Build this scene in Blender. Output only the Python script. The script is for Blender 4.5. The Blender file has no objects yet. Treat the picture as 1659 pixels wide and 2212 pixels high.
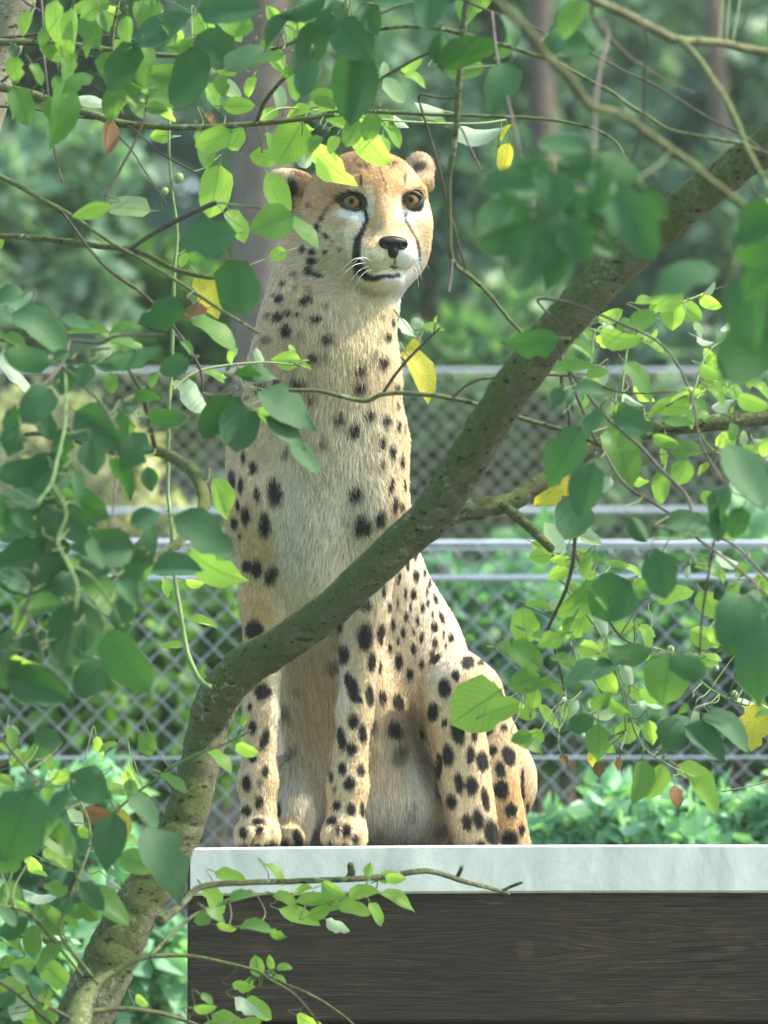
import bpy, bmesh, math, random
import numpy as np
from mathutils import Vector, Matrix, Quaternion

# ------------------------------------------------------------------ camera, sky, sun, exposure
SC = bpy.context.scene
COL = SC.collection
PXS, DIST, CAMZ = 0.00062, 10.0, 1.55          # metres per reference unit at the animal, camera distance, eye height
FPX = DIST / PXS
HOR = 2400.0                                    # eye level lies below the frame: the camera looks slightly up
PITCH = math.atan((HOR - 1106.0) / FPX)
CAM = Vector((0.0, -DIST, CAMZ))
cam_data = bpy.data.cameras.new('camera')
cam_data.sensor_fit = 'VERTICAL'
cam_data.sensor_height = 24.0
cam_data.lens = 24.0 * FPX / 2212.0
cam_data.clip_start = 0.1
cam_data.clip_end = 1500.0
cam_data.dof.use_dof = True
cam_data.dof.focus_distance = DIST - 0.02
cam_data.dof.aperture_fstop = cam_data.lens / 31.0
cam_ob = bpy.data.objects.new('camera', cam_data)
COL.objects.link(cam_ob)
cam_ob.location = CAM
cam_ob.rotation_euler = (math.pi / 2 + PITCH, 0, 0)
SC.camera = cam_ob

SUN_EL, SUN_AZ = math.radians(50.0), math.radians(90.0)   # azimuth measured from +y (away from camera) towards +x (right)
sun_dir = Vector((math.sin(SUN_AZ) * math.cos(SUN_EL), math.cos(SUN_AZ) * math.cos(SUN_EL), math.sin(SUN_EL)))
world = bpy.data.worlds.new('World')
SC.world = world
world.use_nodes = True
wn = world.node_tree
sky = wn.nodes.new('ShaderNodeTexSky')
sky.sky_type = 'NISHITA'
sky.sun_disc = False
sky.sun_elevation = SUN_EL
sky.sun_rotation = SUN_AZ
sky.air_density = 1.0
sky.dust_density = 2.0
bg = wn.nodes['Background']
bg.inputs['Strength'].default_value = 0.15
wn.links.new(sky.outputs[0], bg.inputs['Color'])
sun_data = bpy.data.lights.new('sun', 'SUN')
sun_data.energy = 2.3
sun_data.angle = math.radians(2.0)
sun_data.color = (1.0, 0.95, 0.86)
sun_ob = bpy.data.objects.new('sun', sun_data)
COL.objects.link(sun_ob)
sun_ob.location = (6, 2, 9)
sun_ob.rotation_euler = (-sun_dir).to_track_quat('-Z', 'Y').to_euler()
SC.view_settings.view_transform = 'Standard'
SC.view_settings.look = 'None'
SC.view_settings.gamma = 1.0
SC.view_settings.use_curve_mapping = False
SC.view_settings.exposure = 1.78
SC.view_settings.use_white_balance = True            # the photograph's warm balance for open shade
SC.view_settings.white_balance_temperature = 7300
SC.view_settings.white_balance_tint = 2
SC.cycles.use_denoising = True
SC.cycles.max_bounces = 8
SC.cycles.transparent_max_bounces = 8
SC.cycles.sample_clamp_indirect = 4.0

# ------------------------------------------------------------------ helpers
_cp, _sp = math.cos(PITCH), math.sin(PITCH)
def P(u, v, y=0.0):
    """the point of the place that lies at depth y on the line of sight through reference position (u, v)"""
    a, b = (u - 829.5) / FPX, (1106.0 - v) / FPX
    d = Vector((a, _cp - b * _sp, _sp + b * _cp))
    return CAM + d * ((y + DIST) / d.y)
def scl(y):
    return PXS * (y + DIST) / DIST
RNG = random.Random(7)
HAZE = 0.0015

def tag(o, label=None, cat=None, group=None, kind=None):
    if label: o['label'] = label
    if cat: o['category'] = cat
    if group: o['group'] = group
    if kind: o['kind'] = kind
    return o
def empty(name, loc, label=None, cat=None, group=None):
    o = bpy.data.objects.new(name, None)
    o.empty_display_size = 0.1
    COL.objects.link(o)
    o.location = loc
    return tag(o, label, cat, group)
def link(name, data, parent=None, mat=None):
    o = bpy.data.objects.new(name, data)
    COL.objects.link(o)
    if mat is not None and hasattr(data, 'materials') and len(data.materials) == 0:
        data.materials.append(mat)
    if parent is not None:
        o.parent = parent
        o.matrix_parent_inverse = Matrix.Translation(-parent.location)
    return o
def mesh_np(name, verts, faces, smooth=True):
    me = bpy.data.meshes.new(name)
    verts = np.asarray(verts, dtype=np.float32)
    if isinstance(faces, np.ndarray):
        n, k = faces.shape
        me.vertices.add(len(verts)); me.vertices.foreach_set('co', verts.ravel())
        me.loops.add(n * k); me.loops.foreach_set('vertex_index', faces.astype(np.int32).ravel())
        me.polygons.add(n)
        me.polygons.foreach_set('loop_start', np.arange(0, n * k, k, dtype=np.int32))
        me.update(calc_edges=True)
    else:
        me.from_pydata([tuple(map(float, v)) for v in verts], [], faces)
    if smooth:
        me.polygons.foreach_set('use_smooth', [True] * len(me.polygons))
    me.update()
    return me
def box_data(name, x0, x1, y0, y1, z0, z1, bevel=0.0, seg=2):
    bm = bmesh.new()
    bmesh.ops.create_cube(bm, size=1.0)
    for v in bm.verts:
        v.co = Vector((x0 + (v.co.x + .5) * (x1 - x0), y0 + (v.co.y + .5) * (y1 - y0), z0 + (v.co.z + .5) * (z1 - z0)))
    if bevel:
        bmesh.ops.bevel(bm, geom=bm.edges[:], offset=bevel, segments=seg, affect='EDGES', profile=0.5)
    me = bpy.data.meshes.new(name)
    bm.to_mesh(me); bm.free()
    return me
def smooth_path(pts, rad, n=6):
    """Catmull-Rom through 3-D points with radii"""
    pts = [Vector(p) for p in pts]
    q, r = [], []
    for i in range(len(pts) - 1):
        p0 = pts[max(i - 1, 0)]; p1 = pts[i]; p2 = pts[i + 1]; p3 = pts[min(i + 2, len(pts) - 1)]
        for k in range(n):
            t = k / n
            q.append(0.5 * ((2 * p1) + (p2 - p0) * t + (2 * p0 - 5 * p1 + 4 * p2 - p3) * t * t + (3 * p1 - p0 - 3 * p2 + p3) * t ** 3))
            r.append(rad[i] + (rad[i + 1] - rad[i]) * t)
    q.append(pts[-1]); r.append(rad[-1])
    return q, r
def tube_arrays(q, r, sides=8, rough=0.0, rng=RNG, cap=True):
    """verts, faces of a swept tube"""
    V, F = [], []
    n = len(q)
    t0 = (q[1] - q[0]).normalized()
    ref = Vector((0, 0, 1)) if abs(t0.z) < 0.9 else Vector((1, 0, 0))
    nx = t0.cross(ref).normalized()
    for i in range(n):
        t = (q[min(i + 1, n - 1)] - q[max(i - 1, 0)]).normalized()
        nx = (nx - t * nx.dot(t)).normalized()
        ny = t.cross(nx)
        for k in range(sides):
            a = 2 * math.pi * k / sides
            rr = r[i] * (1 + (rng.uniform(-rough, rough) if rough else 0))
            V.append(q[i] + nx * (math.cos(a) * rr) + ny * (math.sin(a) * rr))
    for i in range(n - 1):
        for k in range(sides):
            k2 = (k + 1) % sides
            F.append((i * sides + k, i * sides + k2, (i + 1) * sides + k2, (i + 1) * sides + k))
    if cap:
        F.append(tuple(range(sides - 1, -1, -1)))
        F.append(tuple(range((n - 1) * sides, n * sides)))
    return V, F
class MB:
    def __init__(self): self.V, self.F = [], []
    def add(self, V, F):
        o = len(self.V)
        self.V += list(V)
        self.F += [tuple(i + o for i in f) for f in F]
    def build(self, name, mat, parent=None, smooth=True):
        return link(name, mesh_np(name, [tuple(v) for v in self.V], self.F, smooth), parent, mat)

# ------------------------------------------------------------------ material helpers
def new_mat(name):
    m = bpy.data.materials.new(name); m.use_nodes = True
    nt = m.node_tree
    return m, nt, nt.nodes['Principled BSDF']
def nd(nt, typ, **kw):
    n = nt.nodes.new(typ)
    for k, v in kw.items():
        if k.startswith('i_'):
            n.inputs[k[2:].replace('_', ' ')].default_value = v
        else:
            setattr(n, k, v)
    return n
def ramp(nt, stops, fac=None, interp='LINEAR'):
    r = nt.nodes.new('ShaderNodeValToRGB')
    cr = r.color_ramp; cr.interpolation = interp
    while len(cr.elements) < len(stops): cr.elements.new(0.5)
    for e, (p, c) in zip(cr.elements, stops):
        e.position = p; e.color = (*c, 1) if len(c) == 3 else c
    if fac is not None: nt.links.new(fac, r.inputs['Fac'])
    return r
def coords(nt, scale=(1, 1, 1), kind='Object'):
    tc = nt.nodes.new('ShaderNodeTexCoord')
    mp = nt.nodes.new('ShaderNodeMapping')
    mp.inputs['Scale'].default_value = scale
    nt.links.new(tc.outputs[kind], mp.inputs['Vector'])
    return mp.outputs['Vector']
def noise(nt, vec, scale, detail=4, rough=0.55, dist=0.0):
    n = nd(nt, 'ShaderNodeTexNoise')
    n.inputs['Scale'].default_value = scale
    n.inputs['Detail'].default_value = detail
    n.inputs['Roughness'].default_value = rough
    n.inputs['Distortion'].default_value = dist
    nt.links.new(vec, n.inputs['Vector'])
    return n.outputs['Fac']
def mixc(nt, fac, a, b, blend='MIX'):
    m = nt.nodes.new('ShaderNodeMix'); m.data_type = 'RGBA'; m.blend_type = blend
    for s, val in ((m.inputs[0], fac), (m.inputs[6], a), (m.inputs[7], b)):
        if isinstance(val, (int, float)): s.default_value = val
        elif isinstance(val, tuple): s.default_value = (*val, 1) if len(val) == 3 else val
        else: nt.links.new(val, s)
    return m.outputs[2]
def bump(nt, height, strength, dist, bsdf):
    b = nd(nt, 'ShaderNodeBump')
    b.inputs['Strength'].default_value = strength
    b.inputs['Distance'].default_value = dist
    nt.links.new(height, b.inputs['Height'])
    nt.links.new(b.outputs[0], bsdf.inputs['Normal'])
# ================================================================== THE SETTING
def mat_ground():
    m, nt, b = new_mat('ground_grass')
    v = coords(nt, (1, 1, 1))
    r = ramp(nt, [(0.3, (0.035, 0.06, 0.015)), (0.6, (0.07, 0.10, 0.03)), (0.8, (0.12, 0.10, 0.06))], noise(nt, v, 1.2, 8, 0.7))
    nt.links.new(r.outputs[0], b.inputs['Base Color']); b.inputs['Roughness'].default_value = 0.95
    bump(nt, noise(nt, v, 25, 5), 0.6, 0.03, b)
    return m
gm = bpy.data.meshes.new('ground')
gb = bmesh.new()
bmesh.ops.create_grid(gb, x_segments=60, y_segments=60, size=600)
for vv in gb.verts:
    dd = vv.co.length
    vv.co.z = -0.02 + (0.0 if dd < 30 else 0.4 * math.sin(vv.co.x * 0.02) * math.cos(vv.co.y * 0.017))
gb.to_mesh(gm); gb.free()
tag(link('ground', gm, None, mat_ground()), kind='structure')

# ---- platform -----------------------------------------------------------------
def mat_wood():
    m, nt, b = new_mat('weathered_beam')
    v = coords(nt, (1, 1, 1))
    sep = nd(nt, 'ShaderNodeSeparateXYZ'); nt.links.new(v, sep.inputs[0])
    # a few knots bend the grain around them
    zoff = None
    for (kx, kz, kr, amp) in ((0.186, 1.764, 0.030, 0.022), (0.347, 1.790, 0.022, 0.010), (-0.30, 1.70, 0.02, 0.008), (0.62, 1.73, 0.03, 0.015)):
        dx = nd(nt, 'ShaderNodeMath', operation='SUBTRACT'); nt.links.new(sep.outputs[0], dx.inputs[0]); dx.inputs[1].default_value = kx
        dz = nd(nt, 'ShaderNodeMath', operation='SUBTRACT'); nt.links.new(sep.outputs[2], dz.inputs[0]); dz.inputs[1].default_value = kz
        dxs = nd(nt, 'ShaderNodeMath', operation='DIVIDE'); nt.links.new(dx.outputs[0], dxs.inputs[0]); dxs.inputs[1].default_value = kr * 2.2
        dzs = nd(nt, 'ShaderNodeMath', operation='DIVIDE'); nt.links.new(dz.outputs[0], dzs.inputs[0]); dzs.inputs[1].default_value = kr
        c = nd(nt, 'ShaderNodeCombineXYZ'); nt.links.new(dxs.outputs[0], c.inputs[0]); nt.links.new(dzs.outputs[0], c.inputs[1])
        ln = nd(nt, 'ShaderNodeVectorMath', operation='LENGTH'); nt.links.new(c.outputs[0], ln.inputs[0])
        sq = nd(nt, 'ShaderNodeMath', operation='POWER'); nt.links.new(ln.outputs['Value'], sq.inputs[0]); sq.inputs[1].default_value = 2
        ex = nd(nt, 'ShaderNodeMath', operation='ADD'); nt.links.new(sq.outputs[0], ex.inputs[0]); ex.inputs[1].default_value = 1.0
        g = nd(nt, 'ShaderNodeMath', operation='DIVIDE'); g.inputs[0].default_value = amp; nt.links.new(ex.outputs[0], g.inputs[1])
        sg = nd(nt, 'ShaderNodeMath', operation='SIGN'); nt.links.new(dz.outputs[0], sg.inputs[0])
        sg2 = nd(nt, 'ShaderNodeMath', operation='MULTIPLY'); nt.links.new(sg.outputs[0], sg2.inputs[0]); nt.links.new(g.outputs[0], sg2.inputs[1])
        if zoff is None: zoff = sg2.outputs[0]
        else:
            s = nd(nt, 'ShaderNodeMath', operation='ADD'); nt.links.new(zoff, s.inputs[0]); nt.links.new(sg2.outputs[0], s.inputs[1]); zoff = s.outputs[0]
    z2 = nd(nt, 'ShaderNodeMath', operation='SUBTRACT'); nt.links.new(sep.outputs[2], z2.inputs[0]); nt.links.new(zoff, z2.inputs[1])
    cb = nd(nt, 'ShaderNodeCombineXYZ')
    xs = nd(nt, 'ShaderNodeMath', operation='MULTIPLY'); nt.links.new(sep.outputs[0], xs.inputs[0]); xs.inputs[1].default_value = 0.030
    nt.links.new(xs.outputs[0], cb.inputs[0]); nt.links.new(sep.outputs[1], cb.inputs[1]); nt.links.new(z2.outputs[0], cb.inputs[2])
    gv = cb.outputs[0]
    grain = noise(nt, gv, 520, 5, 0.7, 0.4)
    broad = noise(nt, gv, 26, 4, 0.6, 0.4)
    blot = noise(nt, v, 3.2, 3, 0.6)
    c1 = ramp(nt, [(0.30, (0.011, 0.008, 0.006)), (0.5, (0.034, 0.026, 0.020)), (0.68, (0.092, 0.072, 0.055))], grain)
    c2 = ramp(nt, [(0.30, (0.60, 0.58, 0.56)), (0.70, (1.30, 1.24, 1.18))], broad)
    c3 = ramp(nt, [(0.38, (0.62, 0.72, 0.70)), (0.62, (1.30, 1.10, 0.92))], blot)
    col = mixc(nt, 1.0, c1.outputs[0], c2.outputs[0], 'MULTIPLY')
    col = mixc(nt, 1.0, col, c3.outputs[0], 'MULTIPLY')
    # dark long cracks and pale worn fibres
    crack = ramp(nt, [(0.60, (0, 0, 0)), (0.66, (1, 1, 1))], noise(nt, gv, 150, 3, 0.5, 0.2))
    crk = nd(nt, 'ShaderNodeMath', operation='MULTIPLY')
    patch = ramp(nt, [(0.5, (0, 0, 0)), (0.62, (1, 1, 1))], noise(nt, v, 9, 2))
    nt.links.new(crack.outputs[0], crk.inputs[0]); nt.links.new(patch.outputs[0], crk.inputs[1])
    col = mixc(nt, crk.outputs[0], col, (0.006, 0.005, 0.004))
    worn = ramp(nt, [(0.66, (0, 0, 0)), (0.72, (1, 1, 1))], noise(nt, gv, 300, 3, 0.7, 0.2))
    wk = nd(nt, 'ShaderNodeMath', operation='MULTIPLY'); nt.links.new(worn.outputs[0], wk.inputs[0]); wk.inputs[1].default_value = 0.55
    col = mixc(nt, wk.outputs[0], col, (0.20, 0.17, 0.13))
    # the pale knot itself
    for (kx, kz, kr, cc) in ((0.186, 1.764, 0.0135, (0.060, 0.045, 0.032)), (0.347, 1.790, 0.006, (0.02, 0.015, 0.012))):
        vm = nd(nt, 'ShaderNodeVectorMath', operation='SUBTRACT')
        cx = nd(nt, 'ShaderNodeCombineXYZ'); nt.links.new(sep.outputs[0], cx.inputs[0]); nt.links.new(sep.outputs[2], cx.inputs[1])
        wv = nd(nt, 'ShaderNodeTexNoise'); wv.inputs['Scale'].default_value = 60; nt.links.new(v, wv.inputs['Vector'])
        wm = nd(nt, 'ShaderNodeVectorMath', operation='MULTIPLY_ADD'); nt.links.new(wv.outputs['Color'], wm.inputs[0]); wm.inputs[1].default_value = (0.009, 0.009, 0); wm.inputs[2].default_value = (-0.0045, -0.0045, 0)
        wa = nd(nt, 'ShaderNodeVectorMath', operation='ADD'); nt.links.new(cx.outputs[0], wa.inputs[0]); nt.links.new(wm.outputs[0], wa.inputs[1])
        nt.links.new(wa.outputs[0], vm.inputs[0]); vm.inputs[1].default_value = (kx, kz, 0)
        ln = nd(nt, 'ShaderNodeVectorMath', operation='LENGTH'); nt.links.new(vm.outputs[0], ln.inputs[0])
        rr = ramp(nt, [(0.0, (0.9, 0.9, 0.9)), (kr * 0.9, (0.9, 0.9, 0.9)), (kr, (0.35, 0.35, 0.35)), (kr * 1.15, (0, 0, 0))], ln.outputs['Value'])
        col = mixc(nt, rr.outputs[0], col, mixc(nt, 1.0, c1.outputs[0], tuple(c * 30 for c in cc), 'MULTIPLY'))
        rg_ = ramp(nt, [(kr * 0.80, (0, 0, 0)), (kr * 1.0, (0.85, 0.85, 0.85)), (kr * 1.22, (0, 0, 0))], ln.outputs['Value'])
        side = nd(nt, 'ShaderNodeSeparateXYZ'); nt.links.new(vm.outputs[0], side.inputs[0])
        sm = nd(nt, 'ShaderNodeMath', operation='MULTIPLY_ADD'); nt.links.new(side.outputs[1], sm.inputs[0]); sm.inputs[1].default_value = 30.0; sm.inputs[2].default_value = 0.45; sm.use_clamp = True
        rm = nd(nt, 'ShaderNodeMath', operation='MULTIPLY'); nt.links.new(rg_.outputs[0], rm.inputs[0]); nt.links.new(sm.outputs[0], rm.inputs[1])
        col = mixc(nt, rm.outputs[0], col, (0.008, 0.006, 0.005))
    nt.links.new(col, b.inputs['Base Color'])
    b.inputs['Roughness'].default_value = 0.72
    b.inputs['Specular IOR Level'].default_value = 0.35
    hsub = nd(nt, 'ShaderNodeMath', operation='SUBTRACT'); nt.links.new(grain, hsub.inputs[0]); nt.links.new(crk.outputs[0], hsub.inputs[1])
    bump(nt, hsub.outputs[0], 0.55, 0.0025, b)
    return m
def mat_metal():
    m, nt, b = new_mat('dull_zinc_sheet')
    v = coords(nt, (1, 1, 1))
    n1 = noise(nt, v, 9, 7, 0.7, 1.2)
    vs = coords(nt, (2.2, 1.0, 0.9))
    n2 = noise(nt, vs, 14, 4, 0.6, 0.5)
    c = ramp(nt, [(0.30, (0.46, 0.50, 0.49)), (0.5, (0.68, 0.70, 0.69)), (0.70, (0.86, 0.86, 0.85))], n1)
    c2 = mixc(nt, 0.35, c.outputs[0], ramp(nt, [(0.35, (0.42, 0.47, 0.47)), (0.65, (0.88, 0.88, 0.88))], n2).outputs[0])
    scr = nd(nt, 'ShaderNodeTexNoise'); scr.inputs['Scale'].default_value = 30; scr.inputs['Detail'].default_value = 2
    vd = coords(nt, (3.0, 1.0, 0.35)); nt.links.new(vd, scr.inputs['Vector'])
    sc = ramp(nt, [(0.70, (0, 0, 0)), (0.74, (0.5, 0.5, 0.5))], scr.outputs['Fac'])
    c3 = mixc(nt, sc.outputs[0], c2, (0.33, 0.37, 0.38))
    nt.links.new(c3, b.inputs['Base Color'])
    b.inputs['Metallic'].default_value = 0.15
    rr = ramp(nt, [(0.3, (0.42, 0.42, 0.42)), (0.7, (0.62, 0.62, 0.62))], n1)
    nt.links.new(rr.outputs[0], b.inputs['Roughness'])
    bump(nt, n1, 0.25, 0.004, b)
    return m
M_WOOD, M_METAL = mat_wood(), mat_metal()
YF = -0.062                                        # front face of the platform
PT = P(829, 1831, YF).z                            # its top
x_l, x_r = P(405, 1900, YF).x, P(405, 1900, YF).x + 2.4
z_tb = P(829, 1935, YF).z                          # lower edge of the metal trim
z_bb = P(829, 2207, YF).z                          # lower edge of the front beam
plat = empty('viewing_platform', (x_l + 1.2, 0.6, 0), 'raised timber platform with dark weathered beam and grey metal edge under the cheetah', 'platform')
trim = MB()
prof = [(YF - 0.006, z_tb), (YF - 0.009, z_tb + 0.003), (YF - 0.006, PT - 0.003), (YF - 0.003, PT), (YF + 0.10, PT + 0.001), (YF + 0.10, PT - 0.004), (YF - 0.001, PT - 0.004), (YF - 0.001, z_tb)]
nseg = 40
tv, tf = [], []
for i in range(nseg + 1):
    x = x_l + 0.004 + (x_r - x_l - 0.008) * i / nseg
    for (yy, zz) in prof:
        front = 1.0 if yy < YF else 0.0
        tv.append(Vector((x, yy + front * 0.0012 * math.sin(x * 9.0) , zz + front * 0.0012 * math.sin(x * 5.0 + 1) + (x - x_l) * 0.0055)))
k = len(prof)
for i in range(nseg):
    for j in range(k):
        tf.append((i * k + j, i * k + (j + 1) % k, (i + 1) * k + (j + 1) % k, (i + 1) * k + j))
tf.append(tuple(range(k - 1, -1, -1))); tf.append(tuple(range(nseg * k, nseg * k + k)))
trim.add(tv, tf)
bt = trim.build('metal_edge', M_METAL, plat, smooth=False)
link('front_beam', box_data('front_beam', x_l, x_r, YF, YF + 0.09, z_bb, z_tb + 0.055, 0.004), plat, M_WOOD)
link('lower_beam', box_data('lower_beam', x_l + 0.01, x_r, YF + 0.012, YF + 0.10, z_bb - 0.19, z_bb - 0.007, 0.004), plat, M_WOOD)
link('back_beam', box_data('back_beam', x_l, x_r, 1.21, 1.30, z_bb, z_tb + 0.03, 0.004), plat, M_WOOD)
link('side_beam', box_data('side_beam', x_l + 0.003, x_l + 0.07, YF + 0.092, 1.207, z_bb, z_tb + 0.028, 0.004), plat, M_WOOD)
link('side_beam', box_data('side_beam', x_r - 0.07, x_r - 0.003, YF + 0.092, 1.207, z_bb, z_tb + 0.028, 0.004), plat, M_WOOD)
nb = 9
for i in range(nb):
    y0 = YF + 0.103 + i * 0.141
    z0 = PT - 0.030
    link('deck_board', box_data('deck_board', x_l + 0.002, x_r - 0.002, y0, y0 + 0.136, z0, PT - 0.001, 0.003), plat, M_WOOD)
for px in (x_l + 0.13, x_r - 0.13):
    for py in (YF + 0.165, 1.13):
        link('post', box_data('post', px - 0.055, px + 0.055, py - 0.055, py + 0.055, -0.05, z_tb - 0.004, 0.006), plat, M_WOOD)

# ---- chain link fences ----------------------------------------------------------
def mat_plain(name, col, rough=0.5, metal=0.0, var=0.25, nscale=30):
    m, nt, b = new_mat(name)
    v = coords(nt)
    n = noise(nt, v, nscale, 5, 0.6)
    r = ramp(nt, [(0.3, tuple(c * (1 - var) for c in col)), (0.7, tuple(min(1, c * (1 + var)) for c in col))], n)
    nt.links.new(r.outputs[0], b.inputs['Base Color'])
    b.inputs['Roughness'].default_value = rough
    b.inputs['Metallic'].default_value = metal
    return m
M_WIRE = mat_plain('galvanised_wire', (0.30, 0.32, 0.35), 0.55, 0.3)
M_WIRE2 = mat_plain('tan_weathered_wire', (0.34, 0.31, 0.24), 0.6, 0.2)
M_RAIL = mat_plain('galvanised_tube', (0.62, 0.65, 0.72), 0.38, 0.5, 0.12)
def chain_fence(y, x0, x1, ztop, pitch, wr, rails, mat, label, posts):
    f = empty('chain_link_fence', ((x0 + x1) / 2, y, 0), label, 'fence')
    zb = 0.04
    pitch = pitch / 2                                   # strands interlock at half the mesh width
    n = int((ztop - zb) / (pitch * 1.02))
    step = (ztop - zb) / n
    pts, rad = [], []
    for i in range(n + 1):
        # strands bend around each other at the knuckles
        s = 1 if i % 2 else -1
        pts.append(Vector((s * (pitch * 0.5 + wr * 0.4), s * wr * 0.9, ztop - i * step)))
        rad.append(wr)
    V, F = tube_arrays(pts, rad, 5)
    me = mesh_np('wire', [tuple(v) for v in V], F)
    me.materials.append(mat)
    V2, F2 = tube_arrays([Vector((-p.x, -p.y, p.z)) for p in pts], rad, 5)
    me2 = mesh_np('wire', [tuple(v) for v in V2], F2)
    me2.materials.append(mat)
    k = int((x1 - x0) / pitch)
    for i in range(k):
        o = link('wire', me if i % 2 else me2, f)
        o.location = (x0 + (i + 0.5) * pitch, y, 0)
    for (z, r, tilt) in rails:
        q = [Vector((x0 - 0.05 + (x1 - x0 + 0.1) * j / 8, y - wr * 3 - r + 0.004 * math.sin(j * 2.1 + z * 7), z + tilt * (j - 4) / 8 - 0.0015 * math.sin(j * math.pi / 8))) for j in range(9)]
        mb = MB(); mb.add(*tube_arrays(q, [r] * 9, 8)); mb.build('rail', M_RAIL, f)
    for px in posts:
        q = [Vector((px, y + 0.035, -0.1)), Vector((px, y + 0.035, ztop * 0.5)), Vector((px, y + 0.035, ztop + 0.08))]
        mb = MB(); mb.add(*tube_arrays(q, [0.024] * 3, 12)); mb.build('post', M_RAIL, f)
    return f
YN, YB = 3.2, 6.6
zN = lambda v: P(829, v, YN).z
zB = lambda v: P(829, v, YB).z
chain_fence(YN, -1.15, 1.15, zN(1172), 56 * scl(YN), 0.0025,
            [(zN(1172), 0.0055, -0.004), (zN(1248), 0.0055, 0.002), (zN(1186), 0.003, 0.016), (zN(1636), 0.0025, 0.002)], M_WIRE,
            'galvanised chain link fence with two bright rails directly behind the platform', (-1.17, 1.17))
chain_fence(YB, -1.6, 1.6, zB(800), 40 * scl(YB), 0.0030,
            [(zB(800), 0.0045, 0.0), (zB(1104), 0.0075, 0.008)], M_WIRE2,
            'taller tan chain link fence farther back among the shrubs', (-1.62, 1.62))

# ---- background shrubs and trees -----------------------------------------------------
def mat_foliage(name, c0, c1, c2, trans=0.35):
    m, nt, b = new_mat(name)
    at = nd(nt, 'ShaderNodeAttribute', attribute_name='leaf_tone')
    r = ramp(nt, [(0.0, c0), (0.5, c1), (1.0, c2)], at.outputs['Fac'])
    nt.links.new(r.outputs[0], b.inputs['Base Color'])
    b.inputs['Roughness'].default_value = 0.5
    b.inputs['Specular IOR Level'].default_value = 0.4
    tr = nd(nt, 'ShaderNodeBsdfTranslucent')
    tc = mixc(nt, 1.0, r.outputs[0], (1.3, 1.45, 0.7), 'MULTIPLY')
    nt.links.new(tc, tr.inputs['Color'])
    mx = nd(nt, 'ShaderNodeMixShader'); mx.inputs[0].default_value = trans
    nt.links.new(b.outputs[0], mx.inputs[1]); nt.links.new(tr.outputs[0], mx.inputs[2])
    nt.links.new(mx.outputs[0], nt.nodes['Material Output'].inputs['Surface'])
    return m
FOL = {
    'mid': mat_foliage('foliage_mid', (0.042, 0.115, 0.055), (0.10, 0.22, 0.105), (0.22, 0.38, 0.20)),
    'pale': mat_foliage('foliage_pale', (0.10, 0.21, 0.14), (0.23, 0.39, 0.28), (0.48, 0.61, 0.50)),
    'mint': mat_foliage('foliage_mint', (0.10, 0.26, 0.15), (0.23, 0.47, 0.30), (0.46, 0.68, 0.50)),
    'dark': mat_foliage('foliage_dark', (0.055, 0.13, 0.095), (0.12, 0.235, 0.175), (0.25, 0.39, 0.31)),
    'vivid': mat_foliage('foliage_vivid', (0.04, 0.12, 0.02), (0.09, 0.22, 0.04), (0.20, 0.38, 0.10)),
    'lush': mat_foliage('foliage_lush', (0.055, 0.16, 0.085), (0.14, 0.32, 0.165), (0.28, 0.50, 0.28)),
    'straw': mat_foliage('foliage_straw', (0.30, 0.34, 0.16), (0.52, 0.54, 0.30), (0.72, 0.70, 0.50)),
}
def leaf_cloud(rs, pos, size, elong=1.7, up=0.4):
    """one folded leaf (two quads) at each position"""
    n = len(pos)
    a = rs.normal(size=(n, 3)); a[:, 2] -= up
    a /= np.linalg.norm(a, axis=1)[:, None]
    b = rs.normal(size=(n, 3)); b[:, 2] += 0.6
    b -= a * np.sum(a * b, 1)[:, None]; b /= np.linalg.norm(b, axis=1)[:, None] + 1e-9
    c = np.cross(a, b)
    s = size * rs.uniform(0.6, 1.35, n)
    L = (s * elong)[:, None]; W = s[:, None]
    base = pos; tip = pos + a * L; mid1 = pos + a * L * 0.45 - b * W * 0.12
    lft = pos + a * L * 0.42 + c * W * 0.5 + b * W * 0.1; rgt = pos + a * L * 0.42 - c * W * 0.5 + b * W * 0.1
    V = np.stack([base, mid1, tip, lft, rgt], 1).reshape(-1, 3)
    o = np.arange(n)[:, None] * 5
    F = np.concatenate([np.concatenate([o + 0, o + 1, o + 3], 1), np.concatenate([o + 1, o + 2, o + 3], 1),
                        np.concatenate([o + 0, o + 4, o + 1], 1), np.concatenate([o + 1, o + 4, o + 2], 1)], 0)
    return V, F
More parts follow.
